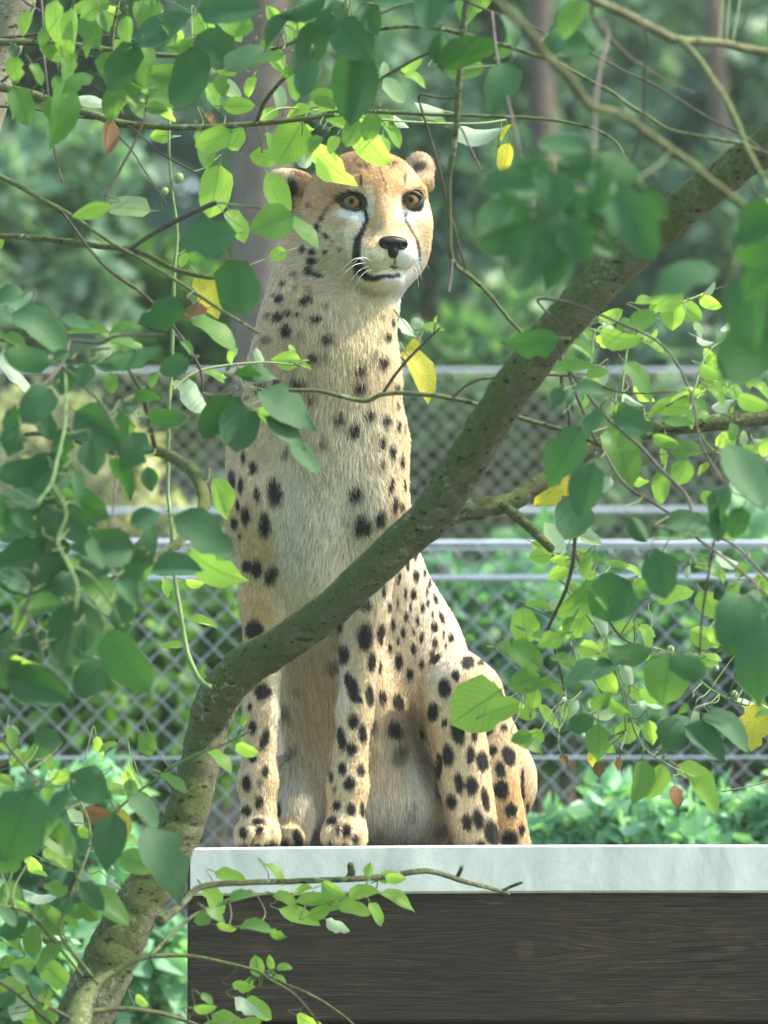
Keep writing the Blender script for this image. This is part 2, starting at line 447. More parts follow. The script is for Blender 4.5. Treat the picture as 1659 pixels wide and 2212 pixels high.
def shrub(seed, u0, u1, v0, v1, y, dy, n, size, pal, label, name='shrub', clumps=26, cat='shrub', bark=None):
    rs = np.random.RandomState(seed)
    a, b = P(u0, v1, y), P(u1, v0, y)
    cx, cz = (a.x + b.x) / 2, (a.z + b.z) / 2
    rx, rz = (b.x - a.x) / 2, (b.z - a.z) / 2
    root = empty(name, (cx, y, 0), label, cat)
    d = rs.normal(size=(clumps, 3)); d /= np.linalg.norm(d, axis=1)[:, None]
    d *= rs.uniform(0.25, 1.0, clumps)[:, None] ** 0.6
    cen = d * np.array([rx, dy, rz]) * 0.86 + np.array([cx, y, cz])
    cr = rs.uniform(0.16, 0.34, clumps) * min(rx, rz) * 1.25
    who = rs.randint(0, clumps, n)
    o = rs.normal(size=(n, 3)); o /= np.linalg.norm(o, axis=1)[:, None]
    pos = cen[who] + o * (cr[who] * rs.uniform(0.1, 1.0, n) ** 0.5)[:, None]
    V, F = leaf_cloud(rs, pos, size)
    me = mesh_np('foliage', V, F, smooth=False)
    tone = np.repeat(np.clip(rs.normal(0.45, 0.22, n) + (rs.uniform(-0.25, 0.25, clumps))[who], 0, 1), 4)
    # faces are stored in four blocks of n
    tone = np.tile(tone.reshape(n, 4)[:, 0], 4)
    at = me.attributes.new('leaf_tone', 'FLOAT', 'FACE'); at.data.foreach_set('value', tone.astype(np.float32))
    fo = link('foliage', me, root, FOL[pal]); fo['kind'] = 'stuff'
    mb = MB()
    for i in range(min(clumps, 12)):
        c = Vector(cen[i])
        b0 = Vector((cx + rs.uniform(-0.1, 0.1), y + rs.uniform(-0.1, 0.1), -0.05))
        m1 = b0.lerp(c, 0.5) + Vector((rs.uniform(-0.08, 0.08), rs.uniform(-0.08, 0.08), 0.15))
        q, r = smooth_path([b0, m1, c], [0.016, 0.011, 0.005], 5)
        mb.add(*tube_arrays(q, r, 5))
    mb.build('stems', bark or M_BARK2, root)
    return root
def mat_bark(name, c0, c1, c2, moss, lich, bstr=0.6):
    m, nt, b = new_mat(name)
    v = coords(nt)
    n1 = noise(nt, v, 30, 9, 0.8, 0.6)
    base = ramp(nt, [(0.30, c0), (0.5, c1), (0.68, c2)], n1)
    geo = nd(nt, 'ShaderNodeNewGeometry')
    dt = nd(nt, 'ShaderNodeVectorMath', operation='DOT_PRODUCT'); nt.links.new(geo.outputs['Normal'], dt.inputs[0]); dt.inputs[1].default_value = (-0.55, -0.15, 0.82)
    # moss on the upper left; bare lower right is paler for painted bounce light
    ms = nd(nt, 'ShaderNodeMath', operation='MULTIPLY_ADD'); nt.links.new(dt.outputs['Value'], ms.inputs[0]); ms.inputs[1].default_value = 0.22; nt.links.new(noise(nt, v, 14, 7, 0.75, 0.5), ms.inputs[2])
    mo = ramp(nt, [(0.40, (0, 0, 0)), (0.52, (1, 1, 1))], ms.outputs[0])
    mf = nd(nt, 'ShaderNodeMath', operation='MULTIPLY'); nt.links.new(mo.outputs[0], mf.inputs[0]); mf.inputs[1].default_value = moss
    mcol = ramp(nt, [(0.3, (0.075, 0.11, 0.032)), (0.7, (0.20, 0.255, 0.085))], noise(nt, v, 120, 6, 0.8))
    col = mixc(nt, mf.outputs[0], base.outputs[0], mcol.outputs[0])
    li = ramp(nt, [(0.54, (0, 0, 0)), (0.58, (1, 1, 1))], noise(nt, v, 75, 7, 0.85, 0.9))
    lp = ramp(nt, [(0.48, (0, 0, 0)), (0.60, (1, 1, 1))], noise(nt, v, 9, 3, 0.6))
    l2 = nd(nt, 'ShaderNodeMath', operation='MULTIPLY'); nt.links.new(li.outputs[0], l2.inputs[0]); nt.links.new(lp.outputs[0], l2.inputs[1])
    lf = nd(nt, 'ShaderNodeMath', operation='MULTIPLY'); nt.links.new(l2.outputs[0], lf.inputs[0]); lf.inputs[1].default_value = lich
    col = mixc(nt, lf.outputs[0], col, (0.50, 0.56, 0.47))
    # dark pores and scars
    pit = ramp(nt, [(0.61, (0, 0, 0)), (0.64, (1, 1, 1))], noise(nt, coords(nt, (0.7, 0.7, 1.5)), 105, 3, 0.6))
    pf = nd(nt, 'ShaderNodeMath', operation='MULTIPLY'); nt.links.new(pit.outputs[0], pf.inputs[0]); pf.inputs[1].default_value = 0.85
    col = mixc(nt, pf.outputs[0], col, (0.022, 0.022, 0.016))
    nt.links.new(col, b.inputs['Base Color']); b.inputs['Roughness'].default_value = 0.9
    b.inputs['Specular IOR Level'].default_value = 0.15
    h1 = noise(nt, v, 140, 7, 0.8); h2 = noise(nt, v, 45, 5, 0.7)
    hs = nd(nt, 'ShaderNodeMath', operation='MULTIPLY_ADD'); nt.links.new(h2, hs.inputs[0]); hs.inputs[1].default_value = 1.2; nt.links.new(h1, hs.inputs[2])
    bump(nt, hs.outputs[0], bstr, 0.010, b)
    return m
M_BARK = mat_bark('mossy_bark', (0.115, 0.112, 0.075), (0.22, 0.21, 0.145), (0.36, 0.34, 0.25), 0.92, 0.9, 1.0)
M_BARK2 = mat_bark('brown_bark', (0.06, 0.045, 0.035), (0.12, 0.09, 0.07), (0.19, 0.15, 0.12), 0.15, 0.2)
M_BARK3 = mat_bark('purple_brown_bark', (0.10, 0.075, 0.07), (0.20, 0.155, 0.145), (0.30, 0.25, 0.24), 0.1, 0.3)

def bg_tree(u, v0, v1, y, wpx, label, mat, lean=0.0, group=None):
    a, b = P(u, v1, y), P(u + lean, v0, y)
    root = empty('background_tree', (a.x - lean * scl(y) * 0.2, y, 0), label, 'tree')
    r = wpx * scl(y) / 2
    base = Vector((a.x - lean * scl(y) * 0.3, y, -0.1))
    q, rr = smooth_path([base, a, (a + b) / 2 + Vector((r * 0.25, 0, 0)), b, b + Vector((lean * scl(y) * 0.3, 0, 1.6))], [r * 1.35, r * 1.05, r, r * 0.9, r * 0.6], 8)
    mb = MB(); mb.add(*tube_arrays(q, rr, 14, 0.04)); mb.build('trunk', mat, root)
    rs = np.random.RandomState(int(u) + 3)
    top = q[-1]
    n = 5000
    cen = np.array([tuple(top)]) + rs.normal(size=(16, 3)) * np.array([0.9, 0.7, 0.55])
    who = rs.randint(0, 16, n)
    o = rs.normal(size=(n, 3)) * 0.22
    V, F = leaf_cloud(rs, cen[who] + o, 0.05)
    me = mesh_np('crown', V, F, smooth=False)
    at = me.attributes.new('leaf_tone', 'FLOAT', 'FACE'); at.data.foreach_set('value', np.tile(rs.uniform(0.1, 0.9, n), 4).astype(np.float32))
    c = link('crown', me, root, FOL['mid']); c['kind'] = 'stuff'
    mb = MB()
    for i in range(8):
        q2, r2 = smooth_path([q[-6], Vector(cen[i]).lerp(q[-6], 0.4) + Vector((0, 0, 0.1)), Vector(cen[i])], [r * 0.4, r * 0.25, r * 0.08], 5)
        mb.add(*tube_arrays(q2, r2, 6))
    mb.build('limbs', mat, root)
    return root
bg_tree(535, 300, 1750, 8.2, 150, 'thick purplish brown trunk rising behind the cheetah and both fences', M_BARK3, 30)
bg_tree(1190, 0, 1000, 12.0, 60, 'slim grey brown trunk among the dark shrubs behind the tall fence', M_BARK3, -25)
bg_tree(1600, 0, 1000, 13.0, 46, 'thin leaning trunk in the hazy thicket beyond the diagonal bough', M_BARK3, -60)

# (seed, u0, u1, v0, v1, y, dy, n, size, palette, label)
shrub(11, -330, 330, 250, 900, 9.0, 0.5, 5200, 0.050, 'pale', 'pale grey green shrub with large soft leaves beside the brown trunk')
shrub(12, 60, 700, 500, 1050, 9.8, 0.5, 5200, 0.040, 'vivid', 'fresh yellowish green shrub filling the gap left of the brown trunk')
shrub(13, -300, 520, 870, 1330, 7.3, 0.30, 6500, 0.036, 'straw', 'sunlit straw coloured dry shrub behind the tall tan fence')
shrub(14, -280, 520, 1260, 1900, 4.6, 0.4, 6200, 0.036, 'vivid', 'vivid green undergrowth close behind the lower fence')
shrub(15, -220, 420, 1620, 2420, 2.55, 0.22, 4600, 0.034, 'mint', 'mint green broad leaved weed pressed against the lower fence')
shrub(16, 560, 1250, 150, 800, 12.5, 0.7, 6500, 0.050, 'dark', 'dark blue green thicket directly behind the cheetah head')
shrub(17, 700, 1400, 620, 1250, 9.6, 0.6, 6500, 0.042, 'mid', 'medium green shrub seen through the tan fence mesh')
shrub(18, 1150, 1950, 80, 760, 13.5, 0.8, 6500, 0.050, 'dark', 'dark hazy shrub in the corner beyond the diagonal bough')
shrub(19, 1250, 1980, 650, 1250, 10.2, 0.6, 6000, 0.045, 'dark', 'dark teal shrub behind the bright sunlit toned leaves')
shrub(20, 800, 1400, 1180, 1700, 4.6, 0.4, 5600, 0.034, 'lush', 'leafy green bush behind the fence next to the cheetah flank')
shrub(21, 1250, 2000, 1180, 1700, 5.0, 0.4, 5600, 0.038, 'lush', 'green bush behind the galvanised rails with shaded hollows')
shrub(22, 1050, 2000, 1600, 2100, 2.6, 0.25, 5600, 0.026, 'mint', 'low pale mint green undergrowth above the metal platform edge')
shrub(27, -320, 640, 1120, 1720, 5.5, 0.3, 7000, 0.040, 'vivid', 'bright green leafy bush filling the fence mesh left of the cheetah')
shrub(28, 760, 1480, 1120, 1700, 5.7, 0.3, 6500, 0.040, 'lush', 'broad green bush between the two fences right of the cheetah')
shrub(29, 1320, 2050, 1100, 1700, 5.6, 0.3, 6500, 0.042, 'lush', 'spreading green bush between the two fences below the bright sunlit toned leaves')
shrub(23, 300, 900, -150, 450, 11.5, 0.7, 5200, 0.045, 'pale', 'light green tall shrub above and behind the cheetah')
shrub(24, 820, 1300, -250, 350, 14.5, 0.7, 4500, 0.05, 'pale', 'soft grey green tall shrub between the slim trunks')
shrub(25, -350, 420, -250, 420, 12.5, 0.7, 5200, 0.05, 'mid', 'tall green shrub behind the leaning corner trunk')
shrub(26, 1200, 2050, -350, 300, 16.5, 0.8, 5200, 0.06, 'pale', 'faded grey green tall shrub at the far end of the clearing')
# the wood behind everything
rsw = np.random.RandomState(5)
n = 60000
pos = np.stack([rsw.uniform(-9, 9, n), rsw.normal(21.0, 1.0, n), rsw.uniform(-0.2, 8.0, n)], 1)
pos[:, 2] += 0.5 * np.sin(pos[:, 0] * 1.3)
V, F = leaf_cloud(rsw, pos, 0.17)
me = mesh_np('distant_wood', V, F, smooth=False)
at = me.attributes.new('leaf_tone', 'FLOAT', 'FACE'); at.data.foreach_set('value', np.tile(np.clip(rsw.normal(0.4, 0.25, n), 0, 1), 4).astype(np.float32))
tag(link('distant_wood', me, None, FOL['dark']), 'mass of dark green woodland closing off the background', 'woodland', kind='stuff')

# ---- air volume added for a milky veil like lens flare -------------------------------------------
hz = box_data('added_haze', -620, 620, -620, 620, -2.0, 9.6)
m_hz = bpy.data.materials.new('added_haze_air'); m_hz.use_nodes = True
nt = m_hz.node_tree
nt.nodes.remove(nt.nodes['Principled BSDF'])
pv = nd(nt, 'ShaderNodeVolumePrincipled')
pv.inputs['Color'].default_value = (0.86, 0.95, 0.93, 1)
pv.inputs['Density'].default_value = HAZE
pv.inputs['Anisotropy'].default_value = 0.0
nt.links.new(pv.outputs[0], nt.nodes['Material Output'].inputs['Volume'])
tag(link('added_haze', hz, None, m_hz), kind='stuff')
# ================================================================== THE CHEETAH
def sd_cone(p, a, b, ra, rb):
    ab = b - a
    t = np.clip(((p - a) @ ab) / float(ab @ ab), 0, 1)
    return np.linalg.norm(p - a - t[..., None] * ab, axis=-1) - (ra + (rb - ra) * t)
def sd_ell(p, c, r, R=None):
    q = p - c
    if R is not None: q = q @ R            # columns of R are the axes
    k0 = np.linalg.norm(q / r, axis=-1)
    k1 = np.linalg.norm(q / (r * r), axis=-1) + 1e-9
    return k0 * (k0 - 1.0) / k1
class Field:
    """a signed distance field on a regular grid, grown part by part with smooth blends"""
    def __init__(self, lo, hi, h):
        self.lo, self.h = np.array(lo, float), h
        self.n = np.ceil((np.array(hi) - self.lo) / h).astype(int) + 1
        self.ax = [self.lo[i] + h * np.arange(self.n[i]) for i in range(3)]
        self.d = np.full(self.n, 0.2, np.float32)
    def _slice(self, lo, hi):
        i0 = np.clip(np.floor((lo - self.lo) / self.h).astype(int), 0, self.n - 1)
        i1 = np.clip(np.ceil((hi - self.lo) / self.h).astype(int) + 1, 1, self.n)
        sl = tuple(slice(a, b) for a, b in zip(i0, i1))
        g = np.stack(np.meshgrid(*[self.ax[k][sl[k]] for k in range(3)], indexing='ij'), -1)
        return sl, g
    def _blend(self, sl, b, k, sub=False):
        a = self.d[sl]
        if sub:
            h = np.clip(0.5 - 0.5 * (a + b) / k, 0, 1)
            self.d[sl] = a + (-b - a) * h + k * h * (1 - h)
        else:
            h = np.clip(0.5 + 0.5 * (a - b) / k, 0, 1)
            self.d[sl] = a + (b - a) * h - k * h * (1 - h)
    def cone(self, a, b, ra, rb, k, sub=False):
        a, b = np.array(a, float), np.array(b, float)
        pad = max(ra, rb) + k + 0.015
        sl, g = self._slice(np.minimum(a, b) - pad, np.maximum(a, b) + pad)
        self._blend(sl, sd_cone(g, a, b, ra, rb), k, sub)
    def ell(self, c, r, k, R=None, sub=False):
        c, r = np.array(c, float), np.array(r, float)
        pad = (np.max(r) if R is not None else r) + k + 0.015
        sl, g = self._slice(c - pad, c + pad)
        self._blend(sl, sd_ell(g, c, r, R), k, sub)
    def sample(self, p):
        q = (np.asarray(p) - self.lo) / self.h
        i = np.clip(np.floor(q).astype(int), 0, self.n - 2)
        f = np.clip(q - i, 0, 1)
        out = 0
        for dx in (0, 1):
            for dy in (0, 1):
                for dz in (0, 1):
                    w = (f[..., 0] if dx else 1 - f[..., 0]) * (f[..., 1] if dy else 1 - f[..., 1]) * (f[..., 2] if dz else 1 - f[..., 2])
                    out = out + w * self.d[i[..., 0] + dx, i[..., 1] + dy, i[..., 2] + dz]
        return out
    def normal(self, p, e=None):
        e = e or self.h
        g = np.stack([self.sample(p + np.array(v) * e) - self.sample(p - np.array(v) * e) for v in ((1, 0, 0), (0, 1, 0), (0, 0, 1))], -1)
        return g / (np.linalg.norm(g, axis=-1)[..., None] + 1e-12)
    def mesh(self):
        """naive surface nets"""
        d = self.d; s = d < 0
        n = self.n
        c = np.zeros(tuple(n - 1), np.int8)
        for dx in (0, 1):
            for dy in (0, 1):
                for dz in (0, 1):
                    c += s[dx:n[0] - 1 + dx, dy:n[1] - 1 + dy, dz:n[2] - 1 + dz]
        act = (c > 0) & (c < 8)
        idx = np.argwhere(act)
        vid = np.full(act.shape, -1, np.int64); vid[act] = np.arange(len(idx))
        acc = np.zeros((len(idx), 3)); cnt = np.zeros(len(idx))
        corners = [(x, y, z) for x in (0, 1) for y in (0, 1) for z in (0, 1)]
        for a in corners:
            for b in corners:
                if sum(b) - sum(a) == 1 and all(q >= p for p, q in zip(a, b)):
                    da = d[idx[:, 0] + a[0], idx[:, 1] + a[1], idx[:, 2] + a[2]]
                    db = d[idx[:, 0] + b[0], idx[:, 1] + b[1], idx[:, 2] + b[2]]
                    m = (da < 0) != (db < 0)
                    t = np.where(m, da / np.where(m, da - db, 1), 0)
                    pt = np.array(a) + t[:, None] * (np.array(b) - np.array(a))
                    acc += np.where(m[:, None], pt, 0); cnt += m
        V = self.lo + self.h * (idx + acc / cnt[:, None])
        faces = []
        for ax in range(3):
            o1, o2 = [(1, 2), (2, 0), (0, 1)][ax]
            sh = list(n); sh[ax] -= 1
            sl0 = [slice(None)] * 3; sl1 = [slice(None)] * 3
            sl0[ax] = slice(0, n[ax] - 1); sl1[ax] = slice(1, n[ax])
            s0, s1 = s[tuple(sl0)], s[tuple(sl1)]
            e = np.argwhere(s0 != s1)
            ok = (e[:, o1] > 0) & (e[:, o2] > 0) & (e[:, o1] < n[o1] - 1) & (e[:, o2] < n[o2] - 1)
            e = e[ok]
            fl = s0[e[:, 0], e[:, 1], e[:, 2]]
            def at(i, j):
                q = e.copy(); q[:, o1] -= i; q[:, o2] -= j
                return vid[q[:, 0], q[:, 1], q[:, 2]]
            quad = np.stack([at(0, 0), at(1, 0), at(1, 1), at(0, 1)], 1)
            quad[~fl] = quad[~fl][:, ::-1]
            faces.append(quad)
        return V, np.concatenate(faces)

def BP(u, v, Y):                       # body point: reference position plus depth in the same units
    return np.array(P(u, v, Y * PXS))
def BR(r, Y=150):
    return np.array(r, float) * PXS * (1 + Y * PXS / DIST)
fld = Field((-0.245, -0.085, PT - 0.012), (0.235, 0.46, PT + 0.965), 0.003)
def C(a, b, k=40, sub=False):
    fld.cone(BP(*a[:3]), BP(*b[:3]), float(BR(a[3], a[2])), float(BR(b[3], b[2])), k * PXS, sub)
def E(c, r, k=40, R=None, sub=False):
    fld.ell(BP(*c), BR(r, c[2]), k * PXS, R, sub)
def rotm(yaw=0, pitch=0, roll=0):
    return np.array(Matrix.Rotation(yaw, 3, 'Z') @ Matrix.Rotation(pitch, 3, 'X') @ Matrix.Rotation(roll, 3, 'Y'))
# --- trunk of the body
C((705, 1090, 240, 135), (845, 1400, 430, 128), 60)
E((690, 1020, 130), (172, 140, 235), 60)
E((697, 860, 135), (160, 130, 160), 70)
E((672, 1190, 95), (100, 105, 140), 60)
C((745, 530, 190, 120), (700, 770, 150, 150), 60)
C((668, 520, 215, 52), (650, 700, 190, 80), 50)
E((930, 1690, 500), (190, 190, 170), 80)
C((860, 1420, 430, 130), (950, 1660, 520, 165), 80)
C((690, 1330, 235, 100), (765, 1640, 320, 140), 70)
E((760, 1735, 330), (165, 150, 115), 60)
E((880, 1740, 330), (110, 150, 130), 60)
C((800, 1150, 300, 60), (880, 1500, 420, 110), 60)
# --- shoulders and forelegs
C((565, 960, 110, 70), (553, 1090, 70, 62), 60)
C((553, 1090, 70, 62), (572, 1310, 85, 47), 45)
C((572, 1310, 85, 47), (565, 1540, 50, 33), 30)
C((565, 1540, 50, 33), (558, 1690, 22, 37), 25)
C((558, 1690, 22, 37), (560, 1790, -5, 37), 25)
C((812, 960, 120, 62), (812, 1110, 75, 60), 60)
C((812, 1110, 75, 60), (788, 1320, 100, 46), 45)
C((788, 1320, 100, 46), (766, 1540, 60, 34), 30)
C((766, 1540, 60, 34), (751, 1700, 26, 39), 25)
C((751, 1700, 26, 39), (745, 1790, 0, 38), 25)
for cx, yy in ((556, -18), (744, -12)):
    E((cx, 1797, yy + 8), (46, 52, 32), 18)
    for i, (tx, ty) in enumerate(((-34, 18), (-13, -2), (12, -3), (33, 14))):
        E((cx + tx, 1808, yy - 38 + ty), (15.5, 28, 22), 6)
# --- hind leg with raised knee, folded shin, haunch
C((985, 1476, 190, 72), (1040, 1690, 430, 118), 40)
C((972, 1482, 165, 64), (1030, 1830, 150, 48), 14)
C((1012, 1500, 250, 72), (1084, 1825, 320, 60), 26)
# --- the other hind foot, between the forelegs
C((640, 1690, 260, 60), (628, 1800, 150, 34), 25)
E((622, 1812, 120), (36, 60, 26), 14)
# --- tail along the far side
C((1060, 1770, 600, 42), (1080, 1805, 470, 34), 30)
# --- head, built in its own frame (x to the right of the picture, y out of the face, z up) and turned
TH = math.radians(20)
HO = BP(794, 435, 110)
Hx = np.array([math.cos(TH), math.sin(TH), 0.0]); Hy = np.array([math.sin(TH), -math.cos(TH), 0.0]); Hz = np.array([0, 0, 1.0])
HR = np.stack([Hx, Hy, Hz], 1)
HS = PXS * 1.007
def HP(x, y, z): return HO + HR @ (np.array([x, y, z], float) * HS)
def HE(c, r, k=25, rot=None, sub=False):
    fld.ell(HP(*c), np.array(r, float) * HS, k * HS, HR if rot is None else HR @ rot, sub)
def HC(a, b, k=25, sub=False):
    fld.cone(HP(*a[:3]), HP(*b[:3]), a[3] * HS, b[3] * HS, k * HS, sub)
HE((0, -25, 5), (128, 120, 102), 30)
HE((0, 25, 38), (92, 70, 62), 30)
for s in (-1, 1):
    HE((s * 84, -4, -52), (60, 78, 82), 30)
    HE((s * 70, -10, -110), (62, 78, 60), 30)
    HC((s * 40, 74, 20, 24), (s * 92, 48, 18, 22), 18)          # brow
    HE((s * 62, 50, -52), (38, 36, 32), 22)                      # cheek bone
    HE((s * 31, 111, -127), (40, 42, 35), 14)                    # whisker pad
HC((0, 62, 10, 42), (0, 122, -82, 27), 24)
HE((0, 100, -112), (44, 46, 40), 20)
for s in (-1, 1): HE((s * 48, 68, -96), (38, 36, 44), 24)
HE((0, 88, -176), (46, 46, 27), 16)
HE((0, 20, -150), (84, 84, 58), 30)
HE((0, -60, -120), (115, 90, 90), 40)
# ears
E((905, 366, 165), (32, 17, 36), 8, rotm(0.25, 0, 0.25))
E((902, 398, 165), (34, 26, 22), 14)
E((636, 393, 175), (56, 22, 25), 10, rotm(-0.2, 0.3, 0.30))
E((650, 440, 205), (34, 30, 44), 14)
# eye hollows and mouth
EYE_R = 31.0
def ray_hits(uv):
    """first point of the body on the line of sight through each position"""
    ys = np.arange(-0.08, 0.45, 0.0015)
    out = []
    for (u, v) in uv:
        a, b = np.array(P(u, v, -0.08)), np.array(P(u, v, 0.45))
        pts = a + (b - a) * ((ys + 0.08) / 0.53)[:, None]
        sd = fld.sample(pts)
        i = int(np.argmax(sd < 0)) if (sd < 0).any() else -1
        out.append(pts[i] if i >= 0 else None)
    return out
eyes = []
for (u, v) in ((761.5, 437), (888, 433.5)):
    h = ray_hits([(u, v)])[0]
    g = np.array([0.02, -1.0, 0.02]) + Hy * 0.6
    g /= np.linalg.norm(g)
    c = h - g * (EYE_R - 7.5) * PXS
    eyes.append((c, g))
    fld.ell(c, np.array([EYE_R + 1.5] * 3) * PXS, 5 * PXS, None, sub=True)
def K1(x, y): return (553 + x * 0.26042, 293.8 + y * 0.26042)     # tracing frames used for the coat
def K2(x, y): return (466.6 + x * 0.3125, 639.4 + y * 0.3125)
def K3(x, y): return (466.6 + x * 0.4271, 1123.2 + y * 0.4271)
mh = [h for h in ray_hits([K1(*q) for q in ((935, 1160), (1000, 1140), (1070, 1118), (1140, 1100))]) if h is not None]
for a, b in zip(mh[:-1], mh[1:]):
    fld.cone(a + np.array([0, 0.001, 0]), b + np.array([0, 0.001, 0]), 4.5 * PXS, 6.5 * PXS, 4 * PXS, sub=True)
BV, BF = fld.mesh()
BN = fld.normal(BV)

# ---- coat colours, painted on the body's own surface ------------------------------------
ycut = P(0, 0, 0)
d_ = BV - np.array(CAM)
b_ = (d_[:, 2] * _cp - d_[:, 1] * _sp); f_ = (d_[:, 1] * _cp + d_[:, 2] * _sp)
BU = 829.5 + d_[:, 0] / f_ * FPX                       # where each point of the coat was traced
BW = 1106.0 - b_ / f_ * FPX
coat = np.tile(np.array([0.62, 0.47, 0.29]), (len(BV), 1))
rsc = np.random.RandomState(3)
def vnoise(p, s, seed=0):
    """cheap smooth noise"""
    r = np.random.RandomState(seed)
    o = 0
    for i in range(5):
        k = r.normal(size=3) * s * (1 + 0.5 * i); ph = r.uniform(0, 6.28)
        o = o + np.sin(p @ k + ph)
    return o / 5
front = BN[:, 1] < 0.25
def brush(u, v, ru, rv, col, alpha=1.0, soft=1.0, ang=0.0, mask=None, ymax=9.0, jit=0.18):
    global coat
    ca, sa = math.cos(math.radians(ang)), math.sin(math.radians(ang))
    du, dv = BU - u, BW - v
    x = (du * ca - dv * sa) / ru; y = (du * sa + dv * ca) / rv
    r = np.sqrt(x * x + y * y) + jit * vnoise(BV, 110, int(u + v) % 97)
    w = np.clip((1.0 + soft * 0.5 - r) / soft, 0, 1); w = w * w * (3 - 2 * w) * alpha * front
    w = w * (BV[:, 1] < ymax)
    if mask is not None: w = w * mask
    coat = coat + (np.array(col) - coat) * w[:, None]
TAN, CREAM, WHITE, ORANGE = (0.60, 0.44, 0.26), (0.73, 0.66, 0.51), (0.80, 0.78, 0.70), (0.50, 0.30, 0.135)
PALE, GREY, BELLY = (0.71, 0.59, 0.44), (0.60, 0.55, 0.46), (0.58, 0.47, 0.31)
yb = P(829, 1500, 0).y
brush(690, 1120, 125, 250, CREAM, 0.95, 0.7)
brush(700, 900, 140, 140, (0.62, 0.52, 0.34), 0.8, 0.9)
brush(745, 720, 115, 100, (0.68, 0.58, 0.38), 0.9, 0.9)
brush(640, 700, 60, 80, (0.60, 0.46, 0.26), 0.5, 0.9)
brush(780, 990, 75, 130, (0.74, 0.67, 0.50), 0.6, 1.0)
brush(900, 1330, 90, 190, PALE, 0.95, 0.6, 20)
brush(850, 1480, 60, 160, (0.66, 0.52, 0.35), 0.8, 0.8)
far = (BV[:, 1] > 0.085).astype(float)
brush(675, 1640, 120, 260, BELLY, 0.95, 0.5, mask=far)
brush(680, 1500, 90, 110, (0.55, 0.38, 0.21), 0.6, 0.8, mask=far)
brush(650, 1760, 70, 90, (0.60, 0.54, 0.43), 0.8, 0.8, mask=far)
brush(870, 1740, 95, 140, GREY, 0.95, 0.6, mask=far)
brush(840, 1600, 60, 110, (0.58, 0.45, 0.29), 0.7, 0.8, mask=far)
brush(905, 1600, 16, 90, (0.25, 0.17, 0.10), 0.7, 0.9, 10, mask=far)
# pale inner sides of the forelegs
near = (BV[:, 1] < 0.10).astype(float)
brush(597, 1520, 16, 130, (0.68, 0.60, 0.44), 0.8, 0.9, mask=near)
brush(738, 1440, 15, 130, (0.70, 0.62, 0.46), 0.85, 0.9, mask=near)
brush(590, 1240, 22, 70, (0.66, 0.55, 0.37), 0.7, 0.9, mask=near)
brush(560, 1180, 36, 40, (0.58, 0.42, 0.22), 0.8, 0.8, mask=near)
brush(555, 1320, 40, 60, (0.58, 0.40, 0.19), 0.7, 0.8, mask=near)
brush(1035, 1600, 90, 190, (0.64, 0.485, 0.30), 0.85, 0.6, -15)
brush(1110, 1760, 40, 90, (0.58, 0.36, 0.17), 0.8, 0.9)
brush(625, 1800, 22, 45, (0.50, 0.27, 0.09), 0.9, 0.5, mask=far)
# ---- face
hd = (BV - HO) @ HR / HS                       # coordinates in the head's own frame
headm = ((np.abs(hd[:, 2] + 40) < 190) & (np.linalg.norm(hd * np.array([1, 0.9, 0.8]) + np.array([0, 0, 32]), axis=1) < 185)).astype(float)
def hb(x, y, rx, ry, col, a=1.0, soft=1.0, ang=0.0, jit=0.12):
    u, v = K1(x, y)
    brush(u, v, rx * 0.26042, ry * 0.26042, col, a, soft, ang, headm, jit=jit)
hb(880, 420, 640, 420, ORANGE, 0.95, 0.6)
hb(440, 700, 190, 330, (0.52, 0.32, 0.15), 0.8, 0.8)
hb(640, 760, 190, 130, (0.62, 0.49, 0.28), 0.8, 0.9)
hb(700, 1000, 330, 240, (0.66, 0.57, 0.39), 0.95, 0.8)
hb(1390, 800, 100, 260, (0.62, 0.47, 0.28), 0.8, 0.9)
hb(1340, 930, 80, 120, (0.70, 0.60, 0.44), 0.7, 0.9)
hb(1350, 640, 120, 120, (0.72, 0.60, 0.42), 0.7, 0.9)
hb(1080, 720, 120, 190, (0.56, 0.39, 0.21), 0.8, 0.9)
hb(1085, 560, 60, 160, (0.55, 0.36, 0.18), 0.5, 0.9)
hb(945, 560, 40, 130, (0.66, 0.58, 0.42), 0.75, 0.9)
hb(1185, 600, 30, 110, (0.68, 0.60, 0.44), 0.65, 0.9)
hb(1280, 370, 60, 70, (0.66, 0.50, 0.30), 0.7, 1.0)
hb(820, 445, 120, 40, (0.62, 0.50, 0.30), 0.6, 1.0)
hb(800, 655, 130, 45, WHITE, 0.9, 0.9, -8)
hb(870, 700, 50, 70, WHITE, 0.6, 0.9)
hb(1265, 655, 70, 60, WHITE, 0.9, 0.9)
hb(950, 860, 90, 120, (0.60, 0.43, 0.23), 0.7, 1.0)
hb(980, 1040, 150, 100, (0.70, 0.64, 0.48), 0.95, 0.8)
hb(1270, 1040, 110, 120, WHITE, 0.95, 0.8)
hb(1160, 980, 60, 50, WHITE, 0.8, 0.9)
hb(1180, 1260, 170, 120, (0.84, 0.83, 0.78), 1.0, 0.8)
hb(950, 1290, 240, 110, (0.70, 0.62, 0.45), 0.8, 0.9)
hb(730, 1250, 60, 70, (0.62, 0.46, 0.24), 0.5, 0.9)
hb(1310, 840, 50, 120, (0.66, 0.50, 0.30), 0.5, 0.9)
hb(230, 300, 150, 70, (0.42, 0.30, 0.15), 0.9, 0.6, -20)
hb(1345, 255, 110, 110, (0.50, 0.38, 0.25), 0.9, 0.5)
BLACK = (0.016, 0.014, 0.015)
